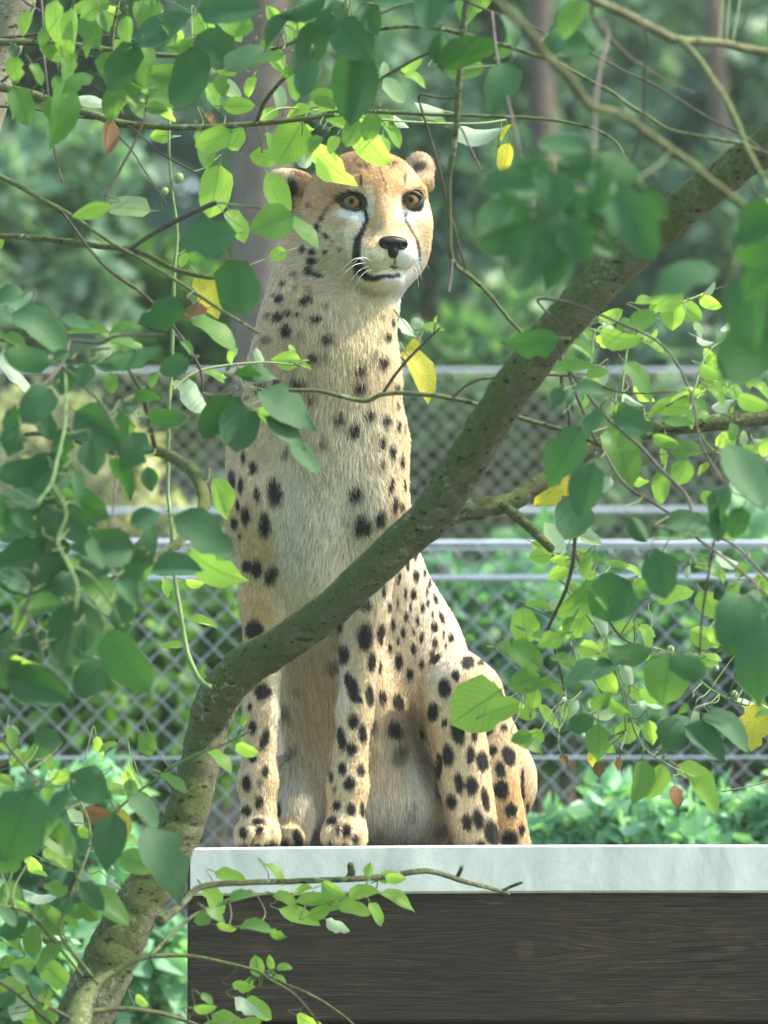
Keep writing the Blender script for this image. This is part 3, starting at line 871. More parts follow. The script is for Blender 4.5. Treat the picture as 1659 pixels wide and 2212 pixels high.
# ---- spots -----------------------------------------------------------------------
from mathutils import kdtree
kd = kdtree.KDTree(len(BV))
for i, p in enumerate(BV): kd.insert(p, i)
kd.balance()
spotw = np.zeros(len(BV))
def spot(fr, x, y, rx, ry, ang=0.0, al=1.0, soft=0.45, shrink=1.0):
    u, v = fr(x, y)
    k = {K1: 0.26042, K2: 0.3125, K3: 0.4271}[fr]
    h = ray_hits([(u, v)])[0]
    if h is None: return
    ru, rv = rx * k * shrink, ry * k * shrink
    R = max(ru, rv) * PXS * 2.2 + 0.004
    ids = np.array([t[1] for t in kd.find_range(h, R)], int)
    if len(ids) == 0: return
    ca, sa = math.cos(math.radians(ang)), math.sin(math.radians(ang))
    du, dv = BU[ids] - u, BW[ids] - v
    xx = (du * ca - dv * sa) / ru; yy = (du * sa + dv * ca) / rv
    r = np.sqrt(xx * xx + yy * yy) + 0.16 * vnoise(BV[ids], 230, int(x * 3 + y) % 101)
    r = r + np.clip((np.abs(BV[ids, 1] - h[1]) - 0.02) / 0.02, 0, 2)
    w = np.clip((1 + soft / 2 - r) / soft, 0, 1); w = w * w * (3 - 2 * w) * al
    spotw[ids] = np.maximum(spotw[ids], w)
S3 = """205 235 28 40 0|280 260 28 45 -20|155 225 20 30|245 20 28 35|90 10 15 25|195 555 38 50|122 510 10 45|240 865 35 40 30|172 940 10 18|185 1045 18 30|140 1090 15 40|245 1105 18 50 -15|185 1200 18 18|247 1265 17 25|155 1325 20 35|225 1325 14 22 0 .6|217 1420 17 27|155 1465 20 25 20|213 1522 30 14|215 1565 22 14|138 1580 20 25|95 1640 12 20|285 1645 35 25|150 1655 30 10|180 1630 8 25 -30
750 22 30 28|755 415 28 20|690 435 15 12|628 510 16 40|752 580 34 62|645 665 26 45 10|785 708 18 45|822 735 10 28|665 800 14 35|695 855 26 55 8|775 880 18 48|725 905 14 18|695 1015 24 32|635 1100 18 52 10|742 1075 18 42|685 1155 24 28|640 1255 18 30|730 1260 17 28|585 1290 8 25|675 1330 25 32|600 1355 12 18 0 .6|610 1440 18 22|683 1458 22 28|737 1455 10 35|590 1515 22 18|660 1565 24 26|705 1605 18 20|525 1645 25 18|575 1640 8 25|615 1560 6 35
835 565 20 45|838 885 16 26|795 1020 12 30 0 .7|918 908 25 35 20|900 1042 28 40 30|925 708 18 35|980 775 16 28|1040 725 12 20|1095 668 12 14|1000 650 13 28|880 640 10 18|922 607 7 18|1040 590 9 22|945 565 11 24|895 525 11 26|998 562 7 14|1108 618 14 20|1185 590 11 22|1103 535 16 24|1018 502 11 22|960 485 11 24|1045 437 10 22|1138 485 10 28 20|985 440 5 20|1000 372 14 25|958 362 7 28|920 410 5 25|873 425 10 25|848 345 8 35|925 285 10 24|1010 275 14 26|968 220 9 24|1005 165 9 28|1065 355 7 20|1105 390 9 26 20|1075 310 6 22|1070 415 7 18|1050 262 6 20|1095 470 6 16|1150 570 6 16|1160 630 8 10
1270 718 28 30|1213 780 18 24|1155 845 28 42|1097 965 25 40|1155 1020 12 18|1225 1060 30 62 8|1045 1075 10 35|1173 1185 26 48 5|1128 1228 16 48|1287 1188 18 42|1345 1215 26 45 8|1400 1160 20 25|1480 1185 28 45 15|1437 1255 24 35 15|1230 1325 20 45 10|1292 1340 26 42 5|1360 1405 16 50 8|1440 1358 32 45 8|1190 1415 24 34 5|1490 1460 26 32|1540 1380 20 50|1270 1525 22 38 10|1325 1510 24 46 10|1395 1575 32 60 15|1485 1610 36 40|1545 1560 12 28|1335 1640 22 18|1410 850 12 35 20|1345 815 18 18|1330 715 12 14|1370 1055 30 28|1305 1085 12 28|1455 1040 14 16|1550 1290 8 35|1580 1440 6 25|1115 700 30 14 45|350 1635 18 25|325 1450 12 30|415 1610 18 45 20"""
S3soft = "345 945 40 35 0 .75|380 1155 30 45 0 .6|590 710 25 30 0 .75|990 1460 25 35 0 .35|1145 1555 30 40 0 .7|1125 1345 22 40 0 .75|820 1560 20 20 0 .35|925 1165 30 45 -20 .75|410 840 18 14 0 .4"
S2 = """490 225 30 42 -15|430 130 30 28|500 100 25 20|570 113 20 14|690 137 36 22|360 120 22 16 0 .7|620 15 40 20 20|440 10 25 20|360 290 30 22 0 .7|290 235 15 12 0 .7|585 260 20 22 0 .6|762 285 32 30|665 408 36 28 10|755 405 22 22 0 .5|1175 262 22 32|1130 262 15 12 0 .8|1150 130 20 15 0 .6|1218 165 15 20 0 .9|1085 390 20 28 0 .6|1148 445 30 40|1260 420 18 35 0 .7|1000 498 30 38|985 615 38 35|570 585 50 32 -25|428 578 26 30|312 622 38 30|340 755 26 18|655 685 25 22|410 800 30 18 0 .7|225 355 55 25 -35|205 440 20 25|140 560 12 35|157 700 15 28|218 690 15 18 0 .7|850 815 32 42|1055 800 32 35|1172 848 26 34|1255 890 12 35|1245 750 8 35|1240 615 20 25|1285 635 8 30|952 905 35 38|740 985 15 45 0 .8|485 1070 20 40 0 .7|1148 1005 20 38|1218 1070 20 42|1285 1140 12 45|1138 1155 22 28 0 .8|190 1110 14 38|255 1175 26 35|112 1260 20 60 5|172 1300 15 50|285 1360 20 45|405 1340 45 78 5|960 1355 38 50 -15|1205 1300 18 45 -5|1235 1430 18 55 -5|1300 1300 8 40|1280 1450 14 30|1335 1300 8 30|1135 1525 32 45|1000 1555 36 65 -12|145 1440 12 35|202 1510 28 55|335 1560 36 72 5|122 1560 22 35|65 1320 12 45|65 1130 8 45|160 1640 10 20|1090 1290 20 25 0 .35|830 1190 20 25 0 .3|1300 800 10 50 0 .7|1300 910 6 40 0 .7|1325 870 6 50"""
S1 = """510 770 25 38 -25|552 690 16 25 -20|518 850 16 16|595 830 25 18 -35|655 873 12 12|705 933 10 10|585 955 14 14|628 908 10 8 0 .6|620 1010 12 6 0 .6|398 937 24 26|482 955 26 24|488 1030 36 28|472 1110 30 38|540 1140 35 22 -35|355 1145 28 28 0 .6|440 580 22 20 0 .6|225 1205 25 22 0 .8|200 1335 30 28|420 1345 45 25 35|460 1260 25 20 0 .6|330 1240 15 20 0 .5|575 1390 30 25 0 .5|185 1485 38 32 -15|270 1450 30 18 -30|350 1465 24 12|500 1490 45 20|100 1470 25 15 0 .7|155 1310 20 15 0 .7|1130 1525 15 22|1050 1475 22 14 0 .5|870 375 11 42|1235 360 11 35 0 .8|690 180 20 12 0 .7|830 215 15 12 0 .6|860 260 16 14 0 .7|915 265 15 15 0 .7|850 190 20 10 0 .5|1150 240 25 15 0 .7|1120 262 20 12 0 .6|1080 190 20 12 0 .5|740 220 14 10 0 .5|960 200 14 10 0 .5|1020 170 14 9 0 .45|620 250 16 12 0 .5|560 330 16 14 0 .4|1345 270 48 30 20 .9|1440 390 12 26 0 .6|290 440 60 70 0 .95|290 560 34 90 0 .9|400 340 60 16 -20 .5"""
for fr, txt, sft in ((K3, S3, 0.42), (K3, S3soft, 1.1), (K2, S2, 0.6), (K1, S1, 0.5)):
    for row in txt.replace('\n', '|').split('|'):
        if not row.strip(): continue
        a = [float(t) for t in row.split()]
        spot(fr, a[0], a[1], a[2], a[3], a[4] if len(a) > 4 else 0, a[5] if len(a) > 5 else 1.0, sft, 1.22)
def stroke(pts, al=1.0, soft=0.5):
    """a tapering line drawn on the face; points are x, y, half width"""
    global spotw
    hits = [(K1(x, y), w * 0.26042) for x, y, w in pts]
    w = np.zeros(len(BV))
    m = np.where(headm > 0)[0]
    for (a, wa), (b, wb) in zip(hits[:-1], hits[1:]):
        ab = np.array(b) - np.array(a)
        t = np.clip(((BU[m] - a[0]) * ab[0] + (BW[m] - a[1]) * ab[1]) / float(ab @ ab), 0, 1)
        dd = np.hypot(BU[m] - a[0] - t * ab[0], BW[m] - a[1] - t * ab[1]) / (wa + (wb - wa) * t)
        q = np.clip((1 + soft / 2 - dd) / soft, 0, 1)
        w[m] = np.maximum(w[m], q * q * (3 - 2 * q) * al * front[m])
    spotw = np.maximum(spotw, w)
stroke([(880, 575, 14), (908, 620, 17), (925, 690, 19), (890, 780, 22), (848, 860, 30), (838, 950, 34), (832, 1030, 38), (855, 1095, 46), (905, 1160, 34), (970, 1182, 24), (1060, 1165, 17), (1185, 1152, 15)])
stroke([(1222, 580, 9), (1226, 620, 8), (1238, 700, 11), (1290, 790, 10), (1328, 850, 9), (1345, 950, 7), (1348, 1020, 6)], 0.95)
stroke([(690, 530, 11), (620, 590, 9), (575, 650, 11), (550, 700, 12)], 0.8)
stroke([(1015, 250, 6), (1045, 320, 7), (1070, 390, 8), (1078, 470, 6)], 0.62)
stroke([(1147, 1005, 6), (1148, 1065, 6), (1120, 1085, 10), (1160, 1085, 12)], 0.8)
for (x_, y_, rx_, ry_) in ((798, 546, 104, 84), (1288, 538, 86, 82)):
    u_, v_ = K1(x_, y_)
    r_ = np.hypot((BU - u_) / (rx_ * 0.26042), (BW - v_) / (ry_ * 0.26042))
    spotw = np.maximum(spotw, np.clip((1.1 - r_) / 0.2, 0, 1) * 0.98 * (headm > 0) * front)
stroke([(680, 525, 16), (720, 490, 14), (790, 468, 14), (860, 478, 14), (905, 520, 15), (915, 580, 16), (880, 612, 15), (810, 622, 14), (740, 600, 14), (680, 525, 14)], 0.97)
stroke([(1215, 505, 12), (1250, 472, 11), (1310, 462, 11), (1365, 475, 12), (1358, 540, 12), (1330, 595, 12), (1280, 612, 12), (1235, 590, 12), (1216, 545, 12), (1215, 505, 12)], 0.97)
# soft rows on the whisker pads
for y0 in (1000, 1040, 1085):
    stroke([(890, y0 + 10, 3), (960, y0, 4), (1050, y0 + 8, 3)], 0.22)
# spots over the sides and the back that face away
order = rsc.permutation(len(BV))
chosen = []
grid = {}
for i in order:
    if front[i] and BN[i, 1] < 0.12 or headm[i] > 0: continue
    p = BV[i]; key = tuple((p / 0.03).astype(int)); okk = True
    for dx in (-1, 0, 1):
        for dy in (-1, 0, 1):
            for dz in (-1, 0, 1):
                for q in grid.get((key[0] + dx, key[1] + dy, key[2] + dz), ()):
                    if np.sum((q - p) ** 2) < 0.027 ** 2: okk = False
    if okk:
        grid.setdefault(key, []).append(p); chosen.append(i)
for i in chosen:
    R = rsc.uniform(0.006, 0.010)
    for co, j, dist in kd.find_range(BV[i], R * 1.4):
        if spotw[j] > 0: continue
        w = min(1.0, max(0.0, (R * 1.2 - dist) / (R * 0.4)))
        spotw[j] = max(spotw[j], w)
chm = np.clip(1.25 - np.hypot((BU - 705) / 150, (BW - 950) / 330), 0, 1) * front
mot = np.clip(vnoise(BV, 95, 41) * 1.3 + vnoise(BV, 210, 42) * 0.8 - 0.15, 0, 1) * chm
coat = coat + (np.array([0.42, 0.29, 0.15]) - coat) * (mot * 0.75)[:, None]
coat = coat * (1 + 0.10 * vnoise(BV, 160, 5))[:, None] * (1 + 0.07 * vnoise(BV, 420, 6))[:, None]
coat = np.clip(coat * np.array([1.20, 1.25, 1.36]), 0, 0.90)
coat = coat + (np.array(BLACK) - coat) * (spotw * 0.985)[:, None]

cheetah = empty('cheetah', (0.0, 0.15, PT), 'spotted cheetah sitting upright on the metal edged platform and looking past the branches', 'cheetah')
bme = mesh_np('body', BV, BF)
ca_ = bme.color_attributes.new('coat', 'FLOAT_COLOR', 'POINT')
ca_.data.foreach_set('color', np.concatenate([coat, np.ones((len(coat), 1))], 1).astype(np.float32).ravel())
m_skin, nt, b = new_mat('short_coat')
at = nd(nt, 'ShaderNodeAttribute', attribute_name='coat')
nt.links.new(at.outputs['Color'], b.inputs['Base Color'])
b.inputs['Roughness'].default_value = 0.85; b.inputs['Specular IOR Level'].default_value = 0.15
body = link('body', bme, cheetah, m_skin)

# ---- fur ---------------------------------------------------------------------------
tri = np.concatenate([BF[:, [0, 1, 2]], BF[:, [0, 2, 3]]])
ta = np.linalg.norm(np.cross(BV[tri[:, 1]] - BV[tri[:, 0]], BV[tri[:, 2]] - BV[tri[:, 0]]), axis=1) / 2
tn = BN[tri[:, 0]]
tc = BV[tri].mean(1)
thead = headm[tri[:, 0]] > 0
w = ta * np.where(tn[:, 1] > 0.45, 0.18, 1.0) * np.where(thead, 2.3, 1.0)
w[tc[:, 2] < PT + 0.004] = 0
for c, g in eyes:
    w[np.linalg.norm(tc - c, axis=1) < (EYE_R + 5) * PXS] = 0
NOSE = HP(0, 131, -97)
w[np.linalg.norm((tc - NOSE) @ HR / (np.array([33, 60, 24]) * HS), axis=1) < 1.0] = 0
NH = 380000
rsf = np.random.RandomState(21)
ti = rsf.choice(len(tri), NH, p=w / w.sum())
r1, r2 = rsf.rand(NH), rsf.rand(NH)
sw = r1 + r2 > 1; r1[sw], r2[sw] = 1 - r1[sw], 1 - r2[sw]
bc = np.stack([1 - r1 - r2, r1, r2], 1)
tv = tri[ti]
root = (BV[tv] * bc[..., None]).sum(1)
nrm = (BN[tv] * bc[..., None]).sum(1); nrm /= np.linalg.norm(nrm, axis=1)[:, None]
hcol = (coat[tv] * bc[..., None]).sum(1)
hu = (BU[tv] * bc).sum(1); hv = (BW[tv] * bc).sum(1)
hh = headm[tv[:, 0]]
# lie of the coat
hl = (root - HO) @ HR / HS
flow = np.tile(np.array([0.0, -0.15, -1.0]), (NH, 1))
flow[:, 0] += 0.25 * vnoise(root, 14, 8); flow[:, 1] += 0.25 * vnoise(root, 12, 9)
away = root - HP(0, 150, -60)
flow = np.where(hh[:, None] > 0, away / np.linalg.norm(away, axis=1)[:, None] + np.array([0, 0, 0.1]), flow)
flow -= nrm * np.sum(flow * nrm, 1)[:, None]
flow /= np.linalg.norm(flow, axis=1)[:, None] + 1e-6
def reg(u, v, ru, rv, soft=0.8):
    r = np.hypot((hu - u) / ru, (hv - v) / rv)
    return np.clip((1 + soft / 2 - r) / soft, 0, 1)
Lh = np.full(NH, 0.0062)
chest = np.clip(reg(700, 1130, 140, 260) + reg(715, 850, 160, 200), 0, 1)
Lh += 0.008 * reg(700, 1130, 140, 260) + 0.008 * reg(720, 780, 150, 150)
yy_far = (root[:, 1] > 0.085)
Lh += yy_far * (0.014 * reg(690, 1620, 120, 260) + 0.010 * reg(860, 1700, 110, 170))
Lh = np.where(hh > 0, 0.0060 + 0.006 * np.clip((-hl[:, 2] - 95) / 60, 0, 1) * np.clip((70 - hl[:, 1]) / 60, 0.15, 1), Lh)
Lh = np.where((hh > 0) & (hl[:, 1] > 88), 0.0026, Lh)
Lh *= rsf.uniform(0.65, 1.35, NH)
lift = np.where(hh > 0, 0.30, 0.24) + 0.30 * chest
clump = 0.35 * vnoise(root, 260, 30)[:, None] * np.cross(nrm, flow) + 0.2 * vnoise(root, 190, 31)[:, None] * nrm
dirv = flow + nrm * (lift * rsf.uniform(0.6, 1.4, NH))[:, None] + rsf.normal(size=(NH, 3)) * (0.15 + 0.17 * chest)[:, None] + clump * (1 + 1.2 * chest)[:, None]
dirv /= np.linalg.norm(dirv, axis=1)[:, None]
bend = flow * 0.35 - nrm * 0.15
p0 = root - nrm * 0.0006
p1 = root + dirv * (Lh * 0.5)[:, None]
p2 = root + (dirv + bend) / np.linalg.norm(dirv + bend, axis=1)[:, None] * Lh[:, None]
pts = np.stack([p0, p1, p2], 1)
hc = bpy.data.hair_curves.new('fur')
hc.add_curves([3] * NH)
hc.position_data.foreach_set('vector', pts.astype(np.float32).ravel())
ra = hc.attributes.new('radius', 'FLOAT', 'POINT')
rb_ = np.stack([np.full(NH, 0.00036), np.full(NH, 0.00029), np.full(NH, 0.00008)], 1)
rb_[hh > 0] *= 0.72
ra.data.foreach_set('value', rb_.astype(np.float32).ravel())
hcol = np.clip(hcol * (1 + rsf.normal(size=(NH, 1)) * 0.17) + (rsf.rand(NH, 1) < 0.08) * 0.05, 0.006, 0.95)
ac = hc.attributes.new('fur_colour', 'FLOAT_COLOR', 'CURVE')
ac.data.foreach_set('color', np.concatenate([hcol, np.ones((NH, 1))], 1).astype(np.float32).ravel())
an = hc.attributes.new('skin_normal', 'FLOAT_VECTOR', 'CURVE')
nn_ = nrm + dirv * 0.25 + rsf.normal(size=(NH, 3)) * 0.12
nn_ /= np.linalg.norm(nn_, axis=1)[:, None]
an.data.foreach_set('vector', nn_.astype(np.float32).ravel())
m_fur, nt, b = new_mat('fur')
at = nd(nt, 'ShaderNodeAttribute', attribute_name='fur_colour')
an2 = nd(nt, 'ShaderNodeAttribute', attribute_name='skin_normal')
b.inputs['Roughness'].default_value = 0.6
b.inputs['Specular IOR Level'].default_value = 0.25
nt.links.new(at.outputs['Color'], b.inputs['Base Color'])
nt.links.new(an2.outputs['Vector'], b.inputs['Normal'])
tr = nd(nt, 'ShaderNodeBsdfTranslucent')
nt.links.new(at.outputs['Color'], tr.inputs['Color'])
mx = nd(nt, 'ShaderNodeMixShader'); mx.inputs[0].default_value = 0.22
nt.links.new(b.outputs[0], mx.inputs[1]); nt.links.new(tr.outputs[0], mx.inputs[2])
nt.links.new(mx.outputs[0], nt.nodes['Material Output'].inputs['Surface'])
fur = link('fur', hc, cheetah, m_fur)
fur['kind'] = 'stuff'

# ---- eyes ----------------------------------------------------------------------------
def mat_eye():
    m, nt, b = new_mat('amber_eye')
    at = nd(nt, 'ShaderNodeAttribute', attribute_name='rad')
    v = coords(nt)
    n1 = noise(nt, v, 900, 4)
    r = ramp(nt, [(0.0, (0.004, 0.004, 0.004)), (0.12, (0.004, 0.004, 0.004)), (0.16, (0.08, 0.065, 0.02)), (0.30, (0.22, 0.135, 0.03)), (0.44, (0.15, 0.09, 0.02)), (0.52, (0.02, 0.014, 0.01)), (1.0, (0.006, 0.006, 0.006))], at.outputs['Fac'])
    cc = mixc(nt, 0.35, r.outputs[0], mixc(nt, 1.0, r.outputs[0], ramp(nt, [(0.3, (0.4, 0.4, 0.4)), (0.7, (1.6, 1.6, 1.6))], n1).outputs[0], 'MULTIPLY'))
    nt.links.new(cc, b.inputs['Base Color'])
    b.inputs['Roughness'].default_value = 0.25
    b.inputs['Coat Weight'].default_value = 0.0
    b.inputs['Specular IOR Level'].default_value = 0.12
    b.inputs['Coat Roughness'].default_value = 0.03
    b.inputs['Subsurface Weight'].default_value = 0.0
    return m
M_EYE = mat_eye()
m_lid, nt, b = new_mat('black_lid'); b.inputs['Base Color'].default_value = (0.008, 0.007, 0.007, 1); b.inputs['Roughness'].default_value = 0.5
for ei, (c, g) in enumerate(eyes):
    G = Vector(g); X = Vector(Hx); X = (X - G * X.dot(G)).normalized(); Z = G.cross(X) * -1
    if Z.z < 0: Z = -Z
    R = EYE_R * PXS
    look = (G + X * (-0.10 if ei == 0 else -0.06) + Z * 0.05).normalized()
    V, F, rad = [], [], []
    NU, NV = 40, 20
    lx = (X - look * X.dot(look)).normalized(); lz = lx.cross(look)
    for j in range(NV + 1):
        ph = math.pi * 0.55 * j / NV
        for i in range(NU):
            a = 2 * math.pi * i / NU
            cor = 1.0 + 0.05 * max(0.0, 1 - (ph / 0.55) ** 2)
            V.append(Vector(c) + (look * math.cos(ph) * cor + (lx * math.cos(a) + lz * math.sin(a)) * math.sin(ph)) * R)
            rad.append(ph / 1.25)
    for j in range(NV):
        for i in range(NU):
            F.append((j * NU + i, j * NU + (i + 1) % NU, (j + 1) * NU + (i + 1) % NU, (j + 1) * NU + i))
    em = mesh_np('eye', [tuple(v) for v in V], F)
    ra_ = em.attributes.new('rad', 'FLOAT', 'POINT'); ra_.data.foreach_set('value', [min(1.0, r) for r in rad])
    eo = link('eye', em, cheetah, M_EYE)
    # almond lids around it
    s_in = 1 if ei == 0 else -1            # inner corner side
    q = []
    for i in range(37):
        a = 2 * math.pi * i / 36
        cx_, cz_ = math.cos(a), math.sin(a)
        wx = (23.0 if ei == 0 else 20.0) * (1 + 0.12 * max(0, cx_ * s_in) ** 4 + 0.18 * max(0, -cx_ * s_in) ** 6)
        hz_ = 18.0 if cz_ > 0 else 17.5
        lx_, lz_ = wx * cx_, hz_ * cz_ * (1 - 0.12 * abs(cx_) ** 3) + (-4.0 * cx_ * s_in * abs(cx_) ** 2)
        dpt = math.sqrt(max(0.0, (EYE_R + 0.8) ** 2 - min(lx_ ** 2 + lz_ ** 2, (EYE_R) ** 2 * 0.98)))
        q.append(Vector(c) + (X * lx_ + Z * lz_ + G * dpt) * PXS)
    mb = MB(); mb.add(*tube_arrays(q, [5.2 * PXS] * len(q), 8, cap=False)); mb.build('eyelid', m_lid, eo)

# ---- nose ------------------------------------------------------------------------------
nf = Field((-0.03, -0.03, -0.03), (0.03, 0.03, 0.03), 0.0009)
q_ = HS
nf.ell((0, 0, 7 * q_), np.array([30, 15, 13]) * q_, 3 * q_)
for s in (-1, 1): nf.ell((s * 18 * q_, -1 * q_, 3 * q_), np.array([15, 14, 13]) * q_, 5 * q_)
nf.ell((0, -2 * q_, -13 * q_), np.array([12, 13, 16]) * q_, 6 * q_)
for s in (-1, 1): nf.ell((s * 21 * q_, 13 * q_, -1 * q_), np.array([9, 8, 5]) * q_, 3 * q_, sub=True)
nf.cone((0, 15 * q_, 4 * q_), (0, 13 * q_, -26 * q_), 1.2 * q_, 1.5 * q_, 1.5 * q_, sub=True)
NV_, NF_ = nf.mesh()
hn = ray_hits([K1(1138, 905)])[0]
NC = hn + HR @ np.array([0, 1.0, 0]) * HS
m_nose, nt, b = new_mat('black_nose'); b.inputs['Base Color'].default_value = (0.012, 0.012, 0.013, 1); b.inputs['Roughness'].default_value = 0.42; b.inputs['Specular IOR Level'].default_value = 0.22
bump(nt, noise(nt, coords(nt), 900, 3), 0.4, 0.0006, b)
link('nose', mesh_np('nose', NV_ @ HR.T + NC, NF_), cheetah, m_nose)
# ---- whiskers ----------------------------------------------------------------------------
m_wh, nt, b = new_mat('white_whisker'); b.inputs['Base Color'].default_value = (0.85, 0.85, 0.82, 1); b.inputs['Roughness'].default_value = 0.4
rw = random.Random(4)
for (x, y, ex, ey) in ((930, 1010, 700, 1120), (920, 1050, 690, 1190), (940, 1080, 760, 1250), (960, 1100, 800, 1290), (960, 1040, 800, 1060), (900, 1030, 790, 1100),
                       (1320, 1040, 1400, 1130), (1330, 1060, 1375, 1190), (1320, 1090, 1350, 1260), (1330, 1020, 1440, 1110)):
    h = ray_hits([K1(x, y)])[0]
    if h is None: continue
    e = K1(ex, ey)
    a = Vector(h); tip = P(e[0], e[1], h[1] - 0.012 + rw.uniform(-0.01, 0.01))
    mid = (a + tip) / 2 + Vector((0, -0.010, 0.006))
    q, r = smooth_path([a, mid, tip], [0.00042, 0.00032, 0.00010], 6)
    mb = MB(); mb.add(*tube_arrays(q, r, 4)); mb.build('whisker', m_wh, cheetah)
# ================================================================== THE FOREGROUND TREES
def mat_leaf(name, c0, c1, trans, tcol, rough=0.42, vein=0.35, blotch=None, under=None):
    """leaf lamina with midrib and side veins taken from the leaf's own UVs"""
    m, nt, b = new_mat(name)
    uv = nd(nt, 'ShaderNodeUVMap'); uv.uv_map = 'UVMap'
    sep = nd(nt, 'ShaderNodeSeparateXYZ'); nt.links.new(uv.outputs[0], sep.inputs[0])
    oi = nd(nt, 'ShaderNodeObjectInfo')
    col = ramp(nt, [(0.0, c0), (1.0, c1)], oi.outputs['Random']).outputs[0]
    v = coords(nt)
    col = mixc(nt, 1.0, col, ramp(nt, [(0.3, (0.82, 0.84, 0.8)), (0.7, (1.15, 1.12, 1.1))], noise(nt, v, 60, 4)).outputs[0], 'MULTIPLY')
    # |x| across the leaf, y along it
    ax = nd(nt, 'ShaderNodeMath', operation='SUBTRACT'); nt.links.new(sep.outputs[0], ax.inputs[0]); ax.inputs[1].default_value = 0.5
    ab = nd(nt, 'ShaderNodeMath', operation='ABSOLUTE'); nt.links.new(ax.outputs[0], ab.inputs[0])
    mid = ramp(nt, [(0.0, (1, 1, 1)), (0.018, (1, 1, 1)), (0.035, (0, 0, 0))], ab.outputs[0])
    k = nd(nt, 'ShaderNodeMath', operation='MULTIPLY_ADD'); nt.links.new(ab.outputs[0], k.inputs[0]); k.inputs[1].default_value = -0.75; nt.links.new(sep.outputs[1], k.inputs[2])
    k2 = nd(nt, 'ShaderNodeMath', operation='MULTIPLY'); nt.links.new(k.outputs[0], k2.inputs[0]); k2.inputs[1].default_value = 8.5
    fr = nd(nt, 'ShaderNodeMath', operation='FRACT'); nt.links.new(k2.outputs[0], fr.inputs[0])
    sv = ramp(nt, [(0.0, (0.7, 0.7, 0.7)), (0.06, (0.5, 0.5, 0.5)), (0.12, (0, 0, 0)), (0.94, (0, 0, 0)), (1.0, (0.7, 0.7, 0.7))], fr.outputs[0])
    vs = nd(nt, 'ShaderNodeMath', operation='MAXIMUM'); nt.links.new(mid.outputs[0], vs.inputs[0]); nt.links.new(sv.outputs[0], vs.inputs[1])
    vf = nd(nt, 'ShaderNodeMath', operation='MULTIPLY'); nt.links.new(vs.outputs[0], vf.inputs[0]); vf.inputs[1].default_value = vein
    col = mixc(nt, vf.outputs[0], col, tuple(min(1, c * 1.9 + 0.03) for c in c1))
    if under is not None:
        geo = nd(nt, 'ShaderNodeNewGeometry')
        col = mixc(nt, geo.outputs['Backfacing'], col, under)
    if blotch is not None:
        bf = ramp(nt, [(0.55, (0, 0, 0)), (0.68, (1, 1, 1))], noise(nt, v, 38, 3, 0.6))
        col = mixc(nt, bf.outputs[0], col, blotch)
    nt.links.new(col, b.inputs['Base Color'])
    b.inputs['Roughness'].default_value = rough
    b.inputs['Specular IOR Level'].default_value = 0.2
    tr = nd(nt, 'ShaderNodeBsdfTranslucent')
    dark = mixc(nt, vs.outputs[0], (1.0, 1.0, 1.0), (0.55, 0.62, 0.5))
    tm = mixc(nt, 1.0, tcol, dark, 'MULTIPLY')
    if blotch is not None: tm = mixc(nt, bf.outputs[0], tm, blotch)
    nt.links.new(tm, tr.inputs['Color'])
    mx = nd(nt, 'ShaderNodeMixShader'); mx.inputs[0].default_value = trans
    nt.links.new(b.outputs[0], mx.inputs[1]); nt.links.new(tr.outputs[0], mx.inputs[2])
    nt.links.new(mx.outputs[0], nt.nodes['Material Output'].inputs['Surface'])
    bump(nt, vs.outputs[0], -0.25, 0.0006, b)
    return m
LEAF = {  # dark and young tones also carry shade and sunlight in their colours
    'd': mat_leaf('leaf_dark_shade', (0.020, 0.075, 0.026), (0.035, 0.105, 0.035), 0.25, (0.08, 0.26, 0.04), 0.6, 0.18, under=(0.045, 0.115, 0.055)),
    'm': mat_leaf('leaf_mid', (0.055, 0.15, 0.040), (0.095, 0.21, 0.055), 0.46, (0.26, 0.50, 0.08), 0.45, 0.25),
    'b': mat_leaf('leaf_young_lit', (0.11, 0.25, 0.045), (0.19, 0.36, 0.07), 0.60, (0.44, 0.72, 0.11), 0.45, 0.20),
    'p': mat_leaf('leaf_pale_underside', (0.25, 0.37, 0.26), (0.40, 0.51, 0.40), 0.30, (0.38, 0.55, 0.28), 0.5, 0.15),
    'y': mat_leaf('leaf_yellowing', (0.42, 0.42, 0.05), (0.52, 0.46, 0.06), 0.50, (0.70, 0.68, 0.08), 0.5, 0.2, blotch=(0.28, 0.16, 0.04)),
    'n': mat_leaf('leaf_dead_brown', (0.11, 0.07, 0.04), (0.24, 0.13, 0.065), 0.2, (0.30, 0.16, 0.07), 0.7, 0.3),
}
M_SHOOT = mat_plain('green_shoot', (0.12, 0.20, 0.055), 0.55, 0.0, 0.25)
M_BARKP = mat_bark('pale_bark', (0.20, 0.19, 0.15), (0.34, 0.32, 0.26), (0.48, 0.46, 0.38), 0.3, 0.8, 0.8)
M_STALK = mat_plain('leaf_stalk', (0.11, 0.15, 0.055), 0.6, 0.0, 0.35, 8)
M_TWIG = mat_plain('dark_twig', (0.075, 0.062, 0.050), 0.75, 0.0, 0.4)
M_TWIGG = mat_bark('mossy_twig', (0.06, 0.065, 0.04), (0.11, 0.115, 0.07), (0.17, 0.17, 0.11), 0.6, 0.4, 0.4)
